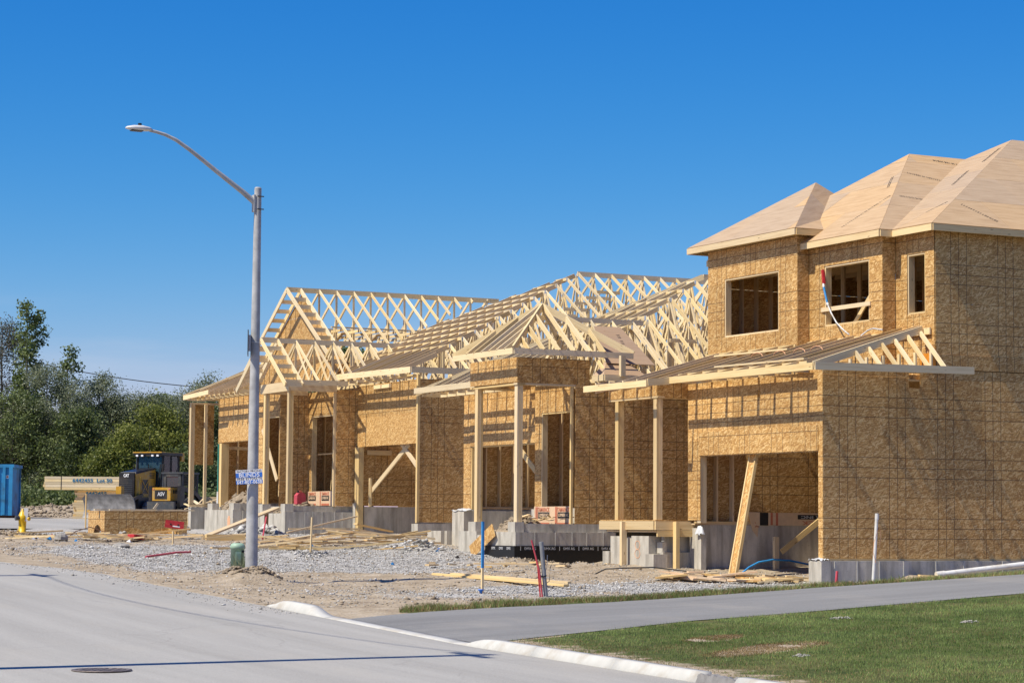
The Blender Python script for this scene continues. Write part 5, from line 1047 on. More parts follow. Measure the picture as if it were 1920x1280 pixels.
stake(20.18, 49.45, .83, .055, 'lumber', 'bare pointed wooden stake in the gravel left of the scrap lumber', (.03, 0)); stake(19.1, 55.9, .30, .06, 'lumber', 'short wooden peg in front of the red case'); stake(22.9, 76.0, 1.15, .07, 'stud', 'tall thin wooden stake left of the board-sheathed box'); stake(26.45, 37.75, .30, .05, 'pink', 'short red-painted marker stake by the nearest foundation corner', (.05, 0))
o = thing('joist_hanger_bolt', 'small dark blue cap lying at the foot of the blue stake', 'cap', (18.42, 37.1, gz(18.42, 37.1))); lathe('cap', [(.02, 0), (.03, .05), (.05, .06), (.05, .08)], M['p_blue'], o, (18.40, 37.1, gz(18.4, 37.1)), 10)
cx_, cy_ = 19.28, 36.4; cz = gz(cx_, cy_); cb = thing('conduit_bundle', 'bundle of grey, red and orange conduits leaning out of the ground', 'conduits', (cx_, cy_, cz))
tube('grey_conduit', [(cx_ + .05, cy_ - .03, cz - .1), (cx_ - .06, cy_ - .03, cz + .95)], .038, M['grey_pvc'], cb, 12); tube('red_conduit', [(cx_ - .03, cy_ - .05, cz - .1), (cx_ - .10, cy_ - .04, cz + .45), (cx_ - .24, cy_ - .0, cz + .98)], .016, M['pink'], cb); tube('orange_conduit', [(cx_ - .06, cy_ - .02, cz - .1), (cx_ - .12, cy_ - .02, cz + .50), (cx_ - .16, cy_, cz + .7)], .012, M['red'], cb)
tube('black_wire', [(cx_ + .03, cy_, cz + .2), (cx_ + .12, cy_, cz + .26), (cx_ + .14, cy_, cz + .5), (cx_ + .2, cy_, cz + .62)], .006, M['black'], cb, 6); tube('white_wire', [(cx_ + .0, cy_, cz + .3), (cx_ + .07, cy_, cz + .5), (cx_ + .08, cy_, cz + .72)], .006, M['p_grey'], cb, 6); tube('tie', [(cx_ - .0, cy_ - .02, cz + .34), (cx_ - .005, cy_ - .02, cz + .36)], .055, M['black'], cb, 10)
wx, wy = 27.62, 38.0; wz = gz(wx, wy); wp = thing('vertical_pipe', 'upright white plastic pipe against the nearest side wall', 'pipe', (wx, wy, wz)); tube('pipe', [(wx - .09, wy, wz - .1), (wx + .02, wy, 1.86)], .034, M['white_plastic'], wp, 14); tube('pipe_socket', [(wx + .015, wy, 1.75), (wx + .02, wy, 1.87)], .040, M['white_plastic'], wp, 14)
tube('copper_wire', [(wx - .05, wy - .05, .9), (wx - .12, wy - .06, 1.1), (wx - .1, wy - .06, 1.3), (wx + .02, wy - .06, 1.6), (wx + .08, wy - .05, 1.5), (wx + .04, wy - .05, 1.2)], .006, M['p_orange'], wp, 5)
lp = thing('plastic_pipe', 'long white plastic pipe lying on a slant by the nearest foundation', 'pipe', (28.8, 37.5, .6)); tube('pipe', [(28.82, 37.62, .66), (32.6, 36.9, 1.08)], .058, M['white_plastic'], lp, 16); tube('pipe_bell', [(28.80, 37.62, .658), (28.98, 37.59, .678)], .067, M['white_plastic'], lp, 16)
tag(beam('timber_block', (28.45, 37.72, .62), (28.85, 37.6, .60), .14, .09, M['lumber']), 'short timber block under the end of the long white pipe', 'timber block')
# manhole
mz = gz_plain(7.72, 24.9) + .006; mh = thing('drain_grate', 'round cast-iron drain grate set in the road', 'drain cover', (7.72, 24.9, mz)); lathe('rim', [(.33, 0), (.33, .012), (.27, .012), (.27, .004)], M['cast_iron'], mh, (7.72, 24.9, mz), 32)
boxes('bars', [((-.26 * math.sqrt(max(.02, 1 - (u / .27) ** 2)), u - .020, .002), (.26 * math.sqrt(max(.02, 1 - (u / .27) ** 2)), u + .020, .012)) for u in np.arange(-.22, .25, .088)] + [((u - .012, -.2, .002), (u + .012, .2, .0115)) for u in (-.14, 0, .14)], M['cast_iron'], mh, Matrix.Translation((7.72, 24.9, mz)) @ Matrix.Rotation(.5, 4, 'Z'))
tube('well', [(7.72, 24.9, mz - .012), (7.72, 24.9, mz - .001)], .27, M['black'], mh, 24)

# ---------------------------------------------------------------- loose timber and site litter
def litter(n, cx, cy, rx, ry, l0, l1, ang, spread, label, group, zj=.16, ws=(.038, .089, .14), mats=('lumber', 'lumber', 'stud', 'truss'), tilt=.12, name='scrap_board', hgt=None):
    for i in range(n):
        u, v = random.gauss(0, .5), random.gauss(0, .5); x, y = cx + u * rx, cy + v * ry; a = ang + random.uniform(-spread, spread); L_ = random.uniform(l0, l1); w = random.choice(ws)
        z = gz(x, y) + .025 + max(0, 1 - (u * u + v * v)) * random.uniform(0, zj); d = Vector((math.cos(a), math.sin(a), random.uniform(-tilt, tilt))).normalized() * (L_ / 2); c = Vector((x, y, z + abs(d.z) * .6))
        tag(beam(name, c - d, c + d, w, .036 if w < .3 else .012, M[random.choice(mats)], None), label, 'board', group)
litter(40, 23.3, 54.3, 2.6, 1.5, .7, 2.3, -.1, .55, 'loose board in the scrap lumber heap before the farthest garage', 'boards of the big scrap heap', .5, tilt=.2, mats=('lumber', 'truss', 'lumber', 'stud'))
litter(16, 20.8, 52.6, 1.8, .7, .4, 1.3, -.2, .7, 'flat offcut strewn at the left end of the scrap lumber heap', 'offcuts left of the big scrap heap', .06)
litter(7, 25.6, 56.4, 1.6, .6, .6, 1.6, -.2, .5, 'thin board strewn before the farthest garage doorway', 'boards at the farthest doorway', .05)
litter(26, 25.2, 40.3, 1.3, .8, .3, .95, -.45, .8, 'offcut in the scrap heap at the foot of the nearest garage', 'scrap heap of the nearest garage', .17, (.089, .14, .19, .24), ('lumber', 'stud', 'osb_plain', 'wrap'))
litter(12, 26.2, 39.2, 1.0, .7, .25, .7, -.3, .9, 'short offcut strewn inside the nearest garage doorway', 'offcuts in the nearest doorway', .05)
litter(26, 18.6, 57.9, 2.9, 1.1, .5, 2.2, -.45, .45, 'thin board in the litter before the board-sheathed box', 'boards before the sheathed box', .12)
litter(6, 21.5, 58.6, 1.2, .4, .8, 1.7, -.4, .3, 'long board lying left of the farthest porch wall', 'boards left of the farthest porch', .06)
litter(9, 23.6, 44.4, 1.6, 1.2, .15, .5, -.2, 1.2, 'small offcut on the soil before the nearest porch', 'offcuts before the nearest porch', .02)
litter(6, 22.0, 44.6, 1.9, 1.6, .12, .4, .1, 1.5, 'small offcut on the bare soil left of the conduits', 'offcuts on the bare soil', .01)
for i, (a, b, w, lab) in enumerate((((19.75, 41.9), (20.75, 38.25), .14, 'long plank lying just right of the blue stake, upper one'), ((19.9, 41.4), (20.95, 38.5), .10, 'long plank lying just right of the blue stake, lower one'), ((21.8, 44.3), (22.9, 43.9), .09, 'short pale plank on the soil behind the planks by the blue stake'))):
    z = .06 + .035 * i; tag(beam('plank', (*a, gz(*a) + z), (*b, gz(*b) + z), w, .04, M['lumber']), lab, 'plank')
tag(beam('plank', (20.72, 58.0, 1.20), (21.75, 57.9, 1.19), .14, .17, M['lumber']), 'thick short beam lying left of the lamp post', 'beam')
tag(beam('plank', (20.9, 58.6, 1.22), (24.6, 62.9, 2.02), .19, .045, M['lumber']), 'long board sloping up to the farthest porch behind the lamp post', 'board')
tag(boxes('osb_offcut', [((-.17, -.05, 0), (.17, 1.0, .012))], M['osb_plain'], None, frame((24.80, 50.52, .95), (0, .53, .85), (.17, -.85, .53))), 'rectangular strand-board offcut leaning on the middle porch wall', 'board')
# leaning I-joist in the nearest doorway
a, b = Vector((26.0, 40.75, .55)), Vector((26.72, 41.05, 3.12)); ij = thing('i_joist', 'wooden I-joist leaning against the lintel of the nearest garage', 'joist', a); u = Vector((1, 0, -.25)); w_ = (b - a).normalized().cross(u).normalized()
beam('web', a, b, .22, .011, M['osb_plain'], ij, up=u)
for s in (-1, 1): beam('flange', a + w_ * .118 * s, b + w_ * .118 * s, .038, .064, M['lumber'], ij, up=u)
br = thing('garage_prop', 'diagonal timber prop on a short post inside the nearest garage', 'prop', (28.4, 42.6, .6)); beam('prop', (28.45, 42.62, 1.05), (29.55, 42.5, 1.85), .04, .12, M['lumber'], br); beam('post', (28.36, 42.7, .5), (28.36, 42.7, 1.37), .11, .09, M['lumber'], br, up=(0, 1, 0))
tag(tube('water_hose', [(27.2, 42.3, .58), (27.4, 42.3, .72), (27.65, 42.3, .83), (28.03, 42.3, .885), (28.45, 42.3, .865), (28.95, 42.3, .78), (29.3, 42.3, .70)], .021, M['blue_paint'], None, 10), 'blue water hose arching over the nearest garage floor', 'hose')
tag(tube('black_cable', [(23.6, 42.3, .58), (23.7, 42.0, .70), (24.0, 41.8, .72), (24.6, 41.6, .74), (25.2, 41.1, .66), (25.5, 40.6, .6)], .014, M['black'], None, 7), 'black cable looping over the soil before the nearest porch', 'cable')
def film(c, r, label, seed):
    rnd = random.Random(seed); n = 9; V = []; F = []
    for i in range(n):
        for j in range(n): u, v = -1 + 2 * i / (n - 1), -1 + 2 * j / (n - 1); V.append((c[0] + u * r[0], c[1] + v * r[1], c[2] + rnd.uniform(-.02, .03) - r[2] * max(0, max(abs(u), abs(v)) - .45)))
    for i in range(n - 1):
        for j in range(n - 1): q = i * n + j; F.append((q, q + n, q + n + 1, q + 1))
    return tag(mesh('plastic_film', V, F, M['plastic_film'], smooth=True), label, 'plastic film')
film((26.5, 38.36, .965), (.12, .22, .04), 'crumpled clear film draped on the nearest foundation corner', 1); film((26.6, 43.0, 1.58), (.05, .13, .3), 'crumpled clear film hanging at the left of the nearest garage doorway', 2); film((26.56, 54.6, 1.985), (.18, .42, .07), 'clear film draped on the pier left of the middle garage', 3)
# harness and lifeline at the middle upper window
hl = thing('safety_lifeline', 'red and blue fall-arrest lanyard with a white rope hanging from the middle upper window', 'lifeline', (28.95, 41.78, 7.2)); beam('red_pack', (28.96, 41.76, 7.17), (28.95, 41.70, 6.86), .05, .06, M['red'], hl); tube('snap_hook', [(28.94, 41.70, 6.86), (28.92, 41.66, 6.78)], .028, M['alu'], hl, 8); tube('blue_strap', [(28.92, 41.66, 6.78), (28.90, 41.50, 6.42)], .026, M['blue_paint'], hl, 8); tube('snap_hook', [(28.90, 41.50, 6.42), (28.88, 41.44, 6.36)], .03, M['alu'], hl, 8)
tube('white_rope', [(28.88, 41.44, 6.36), (28.85, 41.28, 6.18), (28.80, 41.02, 5.96), (28.74, 40.72, 5.80), (28.6, 40.35, 5.68), (28.4, 40.0, 5.62)], .016, M['white_plastic'], hl, 8)
tag(tube('rope_coil', [(28.7, 40.0, 5.6), (28.85, 39.95, 5.72), (28.8, 39.7, 5.74), (28.75, 39.3, 5.68)], .014, M['p_grey'], None, 7), 'grey rope lying on the top of the low garage roof', 'rope')
wl = thing('work_lamp', 'white work lamp hanging in the middle upper room', 'lamp', (30.0, 40.6, 6.95)); lathe('shade', [(.13, 0), (.12, .10), (.05, .18), (.02, .19)], M['white_plastic'], wl, (29.9, 40.25, 6.86), 14); tube('hook', [(29.9, 40.25, 7.04), (29.9, 40.25, 7.25)], .008, M['hyd_yellow'], wl, 6)

# gas can on the farthest porch
gc = thing('petrol_can', 'red plastic petrol can standing on the farthest porch', 'petrol can', (26.35, 65.5, 2.15)); box('body', (26.22, 65.36, 2.16), (26.50, 65.62, 2.42), M['pink'], gc); prism('shoulder', [(-.14, 0), (.14, 0), (.08, .09), (-.06, .09)], .24, M['pink'], gc, frame((26.36, 65.49, 2.42), (1, 0, 0), (0, 0, 1))); tube('cap', [(26.30, 65.45, 2.5), (26.28, 65.45, 2.56)], .03, M['black'], gc, 10); tube('handle', [(26.30, 65.49, 2.50), (26.36, 65.49, 2.57), (26.43, 65.49, 2.50)], .014, M['pink'], gc, 8)
# board-sheathed box (porch wall section) with arched openings
bx, by, bz = 18.98, 61.25, 1.26
def arch_panel(name, W, Lx, H, arches, parent):
    pts = [(0, 0)]
    for c, r, hh in arches: pts += [(c - r * math.cos(q), hh * math.sin(q)) for q in np.linspace(0, math.pi, 11)]
    pts += [(Lx, 0)]; lst = []
    V = []; F = []; n = len(pts)
    for z in (-.011, 0): V += [(x, y, z) for x, y in pts] + [(x, H, z) for x, y in pts]
    for i in range(n - 1): F += [(i, i + 1, n + i + 1, n + i), (2 * n + i, 3 * n + i, 3 * n + i + 1, 2 * n + i + 1), (i, 2 * n + i, 2 * n + i + 1, i + 1), (n + i, n + i + 1, 3 * n + i + 1, 3 * n + i)]
    return mesh(name, V, F, M['osb'], parent, W)
bo = thing('sheathed_box_section', 'low strand-board box section with arched cut-outs, waiting on the gravel', 'wall section', (bx, by, bz)); dr = Vector((.996, -.087, 0)); dl = Vector((.05, .9987, 0))
for nme, org, dirv, L_, ar in (('osb_panel', Vector((bx, by, bz)), dr, 2.29, [(.75, .36, .17), (1.65, .42, .17)]), ):
    arch_panel(nme, frame(org, dirv, (0, 0, 1)), L_, .63, ar, bo)
o2 = Vector((bx, by, bz)) + dl * 1.8; arch_panel('osb_panel', frame(o2, -dl, (0, 0, 1)), 1.8, .63, [(1.05, .42, .25)], bo)
arch_panel('osb_panel', frame(o2 + dr * .02, dr, (0, 0, 1)), 2.27, .63, [(.62, .33, .17)], bo); arch_panel('osb_panel', frame(o2 + dr * 2.28, -dl, (0, 0, 1)), 1.78, .63, [], bo)
for k in range(6): p = Vector((bx, by, bz)) + dr * (.06 + .4 * k) + dl * .05; beam('wall_stud', p + Vector((0, 0, .2)), p + Vector((0, 0, .62)), .038, .07, M['stud'], bo)
for k, (l0, l1, off, dz) in enumerate(((.15, 2.5, .10, .655), (-.15, 1.9, .55, .66), (.9, 2.4, .9, .665), (.6, 2.1, 1.3, .66))):
    p = Vector((bx, by, bz + dz)) + dl * off; tag(beam('plank', p + dr * l0, p + dr * l1, .14, .035, M['truss']), ('pale plank lying along the near top edge of the strand-board box', 'pale plank lying second from the front on the strand-board box', 'pale plank lying third from the front on the strand-board box', 'pale plank lying at the back on the strand-board box')[k], 'plank')
p = Vector((bx, by, bz + .68)) + dr * 1.35; tag(beam('timber_block', p, p + Vector((.12, 0, .16)), .03, .06, M['truss']), 'small stick standing askew on the strand-board box', 'stick')
# tool cases and other litter
for (x, y, dz, L_, H, ang, lab) in ((20.15, 58.9, .25, .50, .20, -.35, 'bright red tool case propped on boards before the strand-board box'), (18.62, 57.4, .03, .34, .11, .3, 'red box lying in the litter left of the tool case')):
    z = gz(x, y) + dz; Wc = Matrix.Translation((x, y, z)) @ Matrix.Rotation(ang, 4, 'Z') @ Matrix.Rotation(.12, 4, 'Y'); t = thing('tool_case', lab, 'tool case', W=Wc)
    boxes('case', [((-L_ / 2, -.14, 0), (L_ / 2, .14, H * .48))], M['red'], t, Wc); boxes('lid', [((-L_ / 2 + .005, -.135, H * .5), (L_ / 2 - .005, .135, H))], M['red'], t, Wc); boxes('latch', [((-.12, -.15, H * .4), (-.08, -.14, H * .6)), ((.08, -.15, H * .4), (.12, -.14, H * .6))], M['machine_black'], t, Wc); boxes('label_print', [((-.04, -.143, H * .2), (.15, -.1395, H * .36))], M['cloth_white'], t, Wc)
tag(beam('spirit_level', (18.05, 58.2, gz(18, 58.2) + .06), (19.0, 57.75, gz(19, 57.7) + .06), .03, .07, M['hyd_yellow']), 'yellow spirit level lying before the strand-board box', 'spirit level')
def boulder(x, y, r, label, sq=.7, sink=.2):
    rnd = random.Random(int(x * 100)); n = 7; V = []; F = []
    for i in range(n + 1):
        for j in range(10): t = math.pi * i / n; q = 2 * math.pi * j / 10; k = r * rnd.uniform(.78, 1.12); V.append((x + k * math.sin(t) * math.cos(q), y + k * math.sin(t) * math.sin(q), gz(x, y) + r * (sq - sink) + k * sq * math.cos(t)))
    for i in range(n):
        for j in range(10): F.append((i * 10 + j, (i + 1) * 10 + j, (i + 1) * 10 + (j + 1) % 10, i * 10 + (j + 1) % 10))
    return tag(mesh('boulder', V, F, M['rock']), label, 'boulder')
boulder(16.35, 56.3, .19, 'round brown boulder in the litter right of the hydrant'); boulder(16.9, 53.2, .20, 'flat pale boulder at the edge of the gravel', .45, .25)
for i, (x, y, r, m, lab) in enumerate(((15.95, 57.2, .09, 'cloth_white', 'crumpled white bag near the round boulder'), (16.2, 56.8, .10, 'blue_paint', 'crumpled blue wrapper near the round boulder'), (16.6, 55.9, .07, 'blue_paint', 'small blue scrap before the round boulder'), (17.9, 55.7, .08, 'cloth_white', 'white cup with a red rim left of the red box'), (15.75, 56.6, .08, 'plastic_film', 'clear bottle left of the round boulder'), (16.7, 58.3, .06, 'red', 'small red scrap behind the round boulder'), (21.7, 53.1, .09, 'blue_paint', 'blue wrapper in the scrap lumber heap'), (24.2, 51.2, .08, 'blue_paint', 'blue wrapper on the rubble left of the middle porch'), (24.6, 51.9, .07, 'p_blue', 'dark blue can on the rubble by the middle garage'), (22.4, 55.5, .08, 'blue_paint', 'blue scrap behind the scrap lumber heap'), (20.5, 45.6, .06, 'blue_paint', 'blue scrap on the gravel behind the bare soil'), (23.3, 48.2, .08, 'machine_black', 'black scrap on the soil before the drainage membrane'))):
    z = gz(x, y); rnd = random.Random(i); V = [(x + rnd.uniform(.6, 1.2) * r * a, y + rnd.uniform(.6, 1.2) * r * b, z + .01 + max(0, c) * r * rnd.uniform(.6, 1.1) + .02) for a, b, c in ((1, 0, 0), (-1, 0, .3), (0, 1, 0), (0, -1, 0), (.2, 0, 1), (0, .1, -1), (.6, .6, .6), (-.6, -.5, .7))]
    tag(mesh('litter', V, [(0, 2, 6), (2, 4, 6), (4, 0, 6), (2, 1, 4), (1, 3, 7), (3, 4, 7), (4, 1, 7), (3, 0, 4), (2, 0, 5), (1, 2, 5), (3, 1, 5), (0, 3, 5)], M[m]), lab, 'litter')
tag(tube('red_rod', [(22.3, 58.0, 1.17), (23.4, 60.6, 1.75)], .022, M['pink'], None, 8), 'thin red rod leaning right of the lamp post', 'rod')
tag(tube('burst_pipe', [(16.1, 48.9, gz(16.1, 48.9) + .03), (16.7, 49.5, gz(16.7, 49.5) + .05), (17.1, 49.8, gz(17, 50) + .07), (17.6, 50.3, gz(17.6, 50.3) + .06)], .024, M['pink'], None, 8), 'red and black pipe end lying on the gravel left of the pedestal', 'pipe')
tag(tube('rebar_tangle', [(17.0, 57.9, 1.2), (17.4, 58.6, 1.34), (17.9, 59.0, 1.45), (18.3, 58.7, 1.3), (17.6, 58.2, 1.22), (17.2, 58.9, 1.2)], .012, M['rust'], None, 6), 'bent rusty rods in the litter right of the hydrant', 'rods')
for k in range(3): x = 23.55 + .09 * k; tag(tube('rebar', [(25.50, 66.15 - .1 * k, 1.15), (25.49, 66.12 - .1 * k, 1.92)], .022, M['rust'], None, 6), 'rusty bar standing in the gap of the farthest porch wall', 'bar', 'rusty bars at the farthest porch')
for i, (x, y, r) in enumerate(((19.3, 27.4, .16), (20.0, 25.4, .12), (15.8, 23.25, .10))):
    heap(x, y, r, 40, .010, .026, name='soil_clods', h=.02, mat='rock')

# ---------------------------------------------------------------- machines and far yard
GLASS, gn, gp = new_mat('tinted_glass'); gp.inputs['Base Color'].default_value = (.03, .06, .075, 1); gp.inputs['Roughness'].default_value = .06; gp.inputs['Alpha'].default_value = .62; gp.inputs['Specular IOR Level'].default_value = .6
M['glass'] = GLASS
def track_loop(name, L_, H, w, y, parent, W, mat, sag=.0, lugs=26, slope=None):
    r = H / 2; pts = []
    for i in range(lugs):
        s = i / lugs * (2 * (L_ - H) + math.pi * H); a = L_ - H
        if s < a: p = (-a / 2 + s, 0, H); t = 0
        elif s < a + math.pi * r: q = (s - a) / r; p = (a / 2 + r * math.sin(q), 0, r + r * math.cos(q)); t = -q
        elif s < 2 * a + math.pi * r: p = (a / 2 - (s - a - math.pi * r), 0, 0); t = math.pi
        else: q = (s - 2 * a - math.pi * r) / r; p = (-a / 2 - r * math.sin(q), 0, r - r * math.cos(q)); t = math.pi - q
        pts.append((p, t))
    V = []; F = []; pl = (2 * (L_ - H) + math.pi * H) / lugs
    for p, t in pts:
        c, s = math.cos(t), math.sin(t); n = len(V)
        for (u, v) in ((-pl * .46, -.02), (pl * .46, -.02), (pl * .46, .03), (-pl * .1, .035), (-pl * .46, .03)):
            for yy in (-w / 2, w / 2): V.append((p[0] + u * c - v * s, y + yy, p[2] + u * s + v * c))
        for k in range(5): a, b = n + 2 * k, n + 2 * ((k + 1) % 5); F.append((a, a + 1, b + 1, b))
        F += [tuple(n + 2 * k for k in range(4, -1, -1)), tuple(n + 2 * k + 1 for k in range(5))]
    o = mesh(name, V, F, M[mat], parent, W); return o
def wheel(name, x, y, z, r, w, parent, W, mat): V, F = tube_vf([(x, y - w / 2, z), (x, y + w / 2, z)], r, 16); return mesh(name, V, F, M[mat], parent, W)
dx, dy = far(288, 95); dz = gz(dx, dy); fw_ = Vector((-.799, -.602, 0)); Wd = frame((dx, dy, dz), fw_, Vector((0, 0, 1)).cross(fw_))
dz_ = thing('bulldozer', 'yellow and black bulldozer with a dark glazed cab, blade towards the road', 'bulldozer', W=Wd)
db = lambda n, lst, m, par=dz_: boxes(n, lst, M[m], par, Wd)
for s in (-1, 1):
    tk = track_loop('track', 2.5, .78, .42, s * .68, dz_, Wd, 'worn_steel'); db('track_frame', [((-.95, s * .68 - .12, .2), (.95, s * .68 + .12, .55))], 'machine_black', tk)
    for x in (-.86, .86): wheel('sprocket', x, s * .68, .39, .30, .30, tk, Wd, 'machine_grey')
    db('push_arm', [((.2, s * .98 - .06, .25), (2.85, s * .98 + .06, .42))], 'yellow')
db('chassis', [((-1.1, -.46, .35), (1.5, .46, .95))], 'machine_black')
Vh = [(.25, -.40, .95), (1.62, -.40, .95), (1.62, -.40, 1.86), (.25, -.40, 2.08), (.25, .40, .95), (1.62, .40, .95), (1.62, .40, 1.86), (.25, .40, 2.08)]
mesh('hood', Vh, [(0, 1, 2, 3), (7, 6, 5, 4), (3, 2, 6, 7), (1, 5, 6, 2), (0, 3, 7, 4), (0, 4, 5, 1)], M['yellow'], dz_, Wd)
mesh('hood_top', [(.2, -.41, 2.09), (1.63, -.41, 1.87), (1.63, .41, 1.87), (.2, .41, 2.09), (.2, -.36, 2.15), (1.58, -.36, 1.95), (1.58, .36, 1.95), (.2, .36, 2.15)], [(0, 1, 5, 4), (1, 2, 6, 5), (2, 3, 7, 6), (3, 0, 4, 7), (4, 5, 6, 7)], M['machine_black'], dz_, Wd)
gr = db('grille', [((1.625, -.36, .85), (1.70, .36, 1.92))], 'machine_black'); db('grille_bar', [((1.70, -.30, .95 + .075 * k), (1.715, .30, .975 + .075 * k)) for k in range(10)], 'machine_grey', gr)
text('badge', 'CAT', Wd @ frame((1.72, 0, 1.80), (0, 1, 0), (0, 0, 1)), .17, M['cloth_white'], gr, .26, .006)
db('side_vent', [((.75, .402, 1.1), (1.25, .412, 1.65))], 'machine_black'); db('side_vent_bar', [((.74, .41, 1.1), (.77, .42, 1.66)), ((1.23, .41, 1.1), (1.26, .42, 1.66))], 'yellow'); beam('vent_brace', Wd @ Vector((.78, .418, 1.12)), Wd @ Vector((1.22, .418, 1.63)), .02, .03, M['yellow'], dz_); beam('vent_brace', Wd @ Vector((.78, .418, 1.63)), Wd @ Vector((1.22, .418, 1.12)), .02, .03, M['yellow'], dz_)
tube('hand_rail', [Wd @ Vector(p) for p in ((1.45, .46, 1.0), (1.50, .47, 1.3), (1.40, .46, 1.75))], .018, M['hyd_yellow'], dz_, 8)
db('cab_base', [((-1.15, -.66, .8), (.25, .66, 1.3))], 'machine_black'); db('fender', [((-1.2, -.9, .84), (.4, -.5, .92)), ((-1.2, .5, .84), (.4, .9, .92))], 'yellow')
posts = [((.22, .62), (.05, .62)), ((.22, -.62), (.05, -.62)), ((-.45, .66), (-.45, .64)), ((-.45, -.66), (-.45, -.64)), ((-1.1, .62), (-1.05, .6)), ((-1.1, -.62), (-1.05, -.6))]
for (a, b), (c, d) in posts: beam('cab_post', Wd @ Vector((a, b, 1.3)), Wd @ Vector((c, d, 2.68)), .08, .08, M['machine_black'], dz_, up=(1, 0, 0))
db('cab_roof', [((-1.2, -.72, 2.66), (.25, .72, 2.76))], 'machine_black'); db('roof_trim', [((.05, -.7, 2.755), (.30, .7, 2.80)), ((-1.38, -.68, 2.45), (-1.18, .68, 2.79)), ((-1.2, -.68, 2.76), (.1, .68, 2.785))], 'yellow')
for y in (-.5, -.25, .25, .5): db('work_light', [((.25, y - .05, 2.61), (.30, y + .05, 2.68))], 'cloth_white')
for nme, q in (('windscreen', [(.2, -.56, 1.32), (.2, .56, 1.32), (.05, .56, 2.64), (.05, -.56, 2.64)]), ('side_window', [(.16, .63, 1.0), (-.42, .66, 1.0), (-.42, .64, 2.64), (.03, .62, 2.64)]), ('side_window', [(-.50, .66, 1.55), (-1.06, .62, 1.55), (-1.02, .60, 2.64), (-.50, .64, 2.64)]), ('side_window', [(.16, -.63, 1.0), (-.42, -.66, 1.0), (-.42, -.64, 2.64), (.03, -.62, 2.64)]), ('rear_window', [(-1.08, -.55, 1.5), (-1.08, .55, 1.5), (-1.04, .55, 2.6), (-1.04, -.55, 2.6)])):
    n = (Vector(q[1]) - Vector(q[0])).cross(Vector(q[3]) - Vector(q[0])).normalized() * .006; mesh(nme, [Vector(p) + n for p in q] + [Vector(p) - n for p in q], [(0, 1, 2, 3), (7, 6, 5, 4), (0, 4, 5, 1), (1, 5, 6, 2), (2, 6, 7, 3), (3, 7, 4, 0)], M['glass'], dz_, Wd)
for s in (-1, 1): beam('hydraulic_cylinder', Wd @ Vector((1.3, s * .5, 1.05)), Wd @ Vector((2.2, s * .45, .75)), .11, .11, M['machine_black'], dz_); beam('hydraulic_rod', Wd @ Vector((2.2, s * .45, .75)), Wd @ Vector((2.75, s * .42, .55)), .06, .06, M['alu'], dz_); beam('grab_rail', Wd @ Vector((.3, s * .5, 1.35)), Wd @ Vector((.28, s * .66, 2.3)), .03, .03, M['machine_black'], dz_); beam('step', Wd @ Vector((.35, s * .92, .55)), Wd @ Vector((.0, s * .92, .55)), .08, .03, M['machine_grey'], dz_)
db('wiper', [((.17, -.02, 1.5), (.2, .02, 2.3))], 'machine_black'); db('cab_rail', [((-.47, -.68, 1.48), (-1.06, -.62, 1.56)), ((-.47, .62, 1.48), (-1.06, .68, 1.56))], 'machine_black'); tube('steering_console', [Wd @ Vector((-.05, 0, 1.3)), Wd @ Vector((-.1, 0, 1.75))], .12, M['machine_black'], dz_, 8)
db('hood_louvre', [((.35, .402, 1.72 + .06 * k), (.68, .41, 1.75 + .06 * k)) for k in range(4)], 'machine_black')
db('seat', [((-.75, -.25, 1.2), (-.25, .25, 1.45)), ((-.8, -.25, 1.45), (-.65, .25, 2.1))], 'machine_grey'); tube('exhaust', [Wd @ Vector((.6, -.25, 2.05)), Wd @ Vector((.6, -.25, 2.35))], .05, M['machine_black'], dz_, 10); tube('mirror', [Wd @ Vector((.2, .72, 2.0)), Wd @ Vector((.2, .74, 2.3))], .06, M['machine_black'], dz_, 8); tube('antenna', [Wd @ Vector((-.3, -.3, 2.76)), Wd @ Vector((-.3, -.3, 3.5))], .01, M['machine_black'], dz_, 5)
V = []; F = []; n = 9
for i in range(n):
    q = -1 + 2 * i / (n - 1); zz = .10 + .95 * i / (n - 1)
    for y in (-1.22, -1.05, 1.05, 1.22): cutz = zz if abs(y) < 1.1 else .10 + (zz - .10) * .82; V.append((2.95 - .14 * (1 - q * q), y, cutz))
m0 = len(V); V += [(x - .05, y, z) for x, y, z in V[:m0]]
for i in range(n - 1):
    for j in range(3): a = i * 4 + j; F += [(a, a + 1, a + 5, a + 4), (m0 + a, m0 + a + 4, m0 + a + 5, m0 + a + 1)]
for i in range(n - 1):
    for j in (0, 3): a = i * 4 + j; F.append((a, a + 4, m0 + a + 4, m0 + a))
for j in range(3): F += [(j, m0 + j, m0 + j + 1, j + 1), ((n - 1) * 4 + j, (n - 1) * 4 + j + 1, m0 + (n - 1) * 4 + j + 1, m0 + (n - 1) * 4 + j)]
mesh('blade', V, F, M['worn_steel'], dz_, Wd); db('blade_bracket', [((2.5, -.35, .5), (2.75, .35, .9)), ((2.55, .25, .9), (2.75, .50, 1.36))], 'yellow')
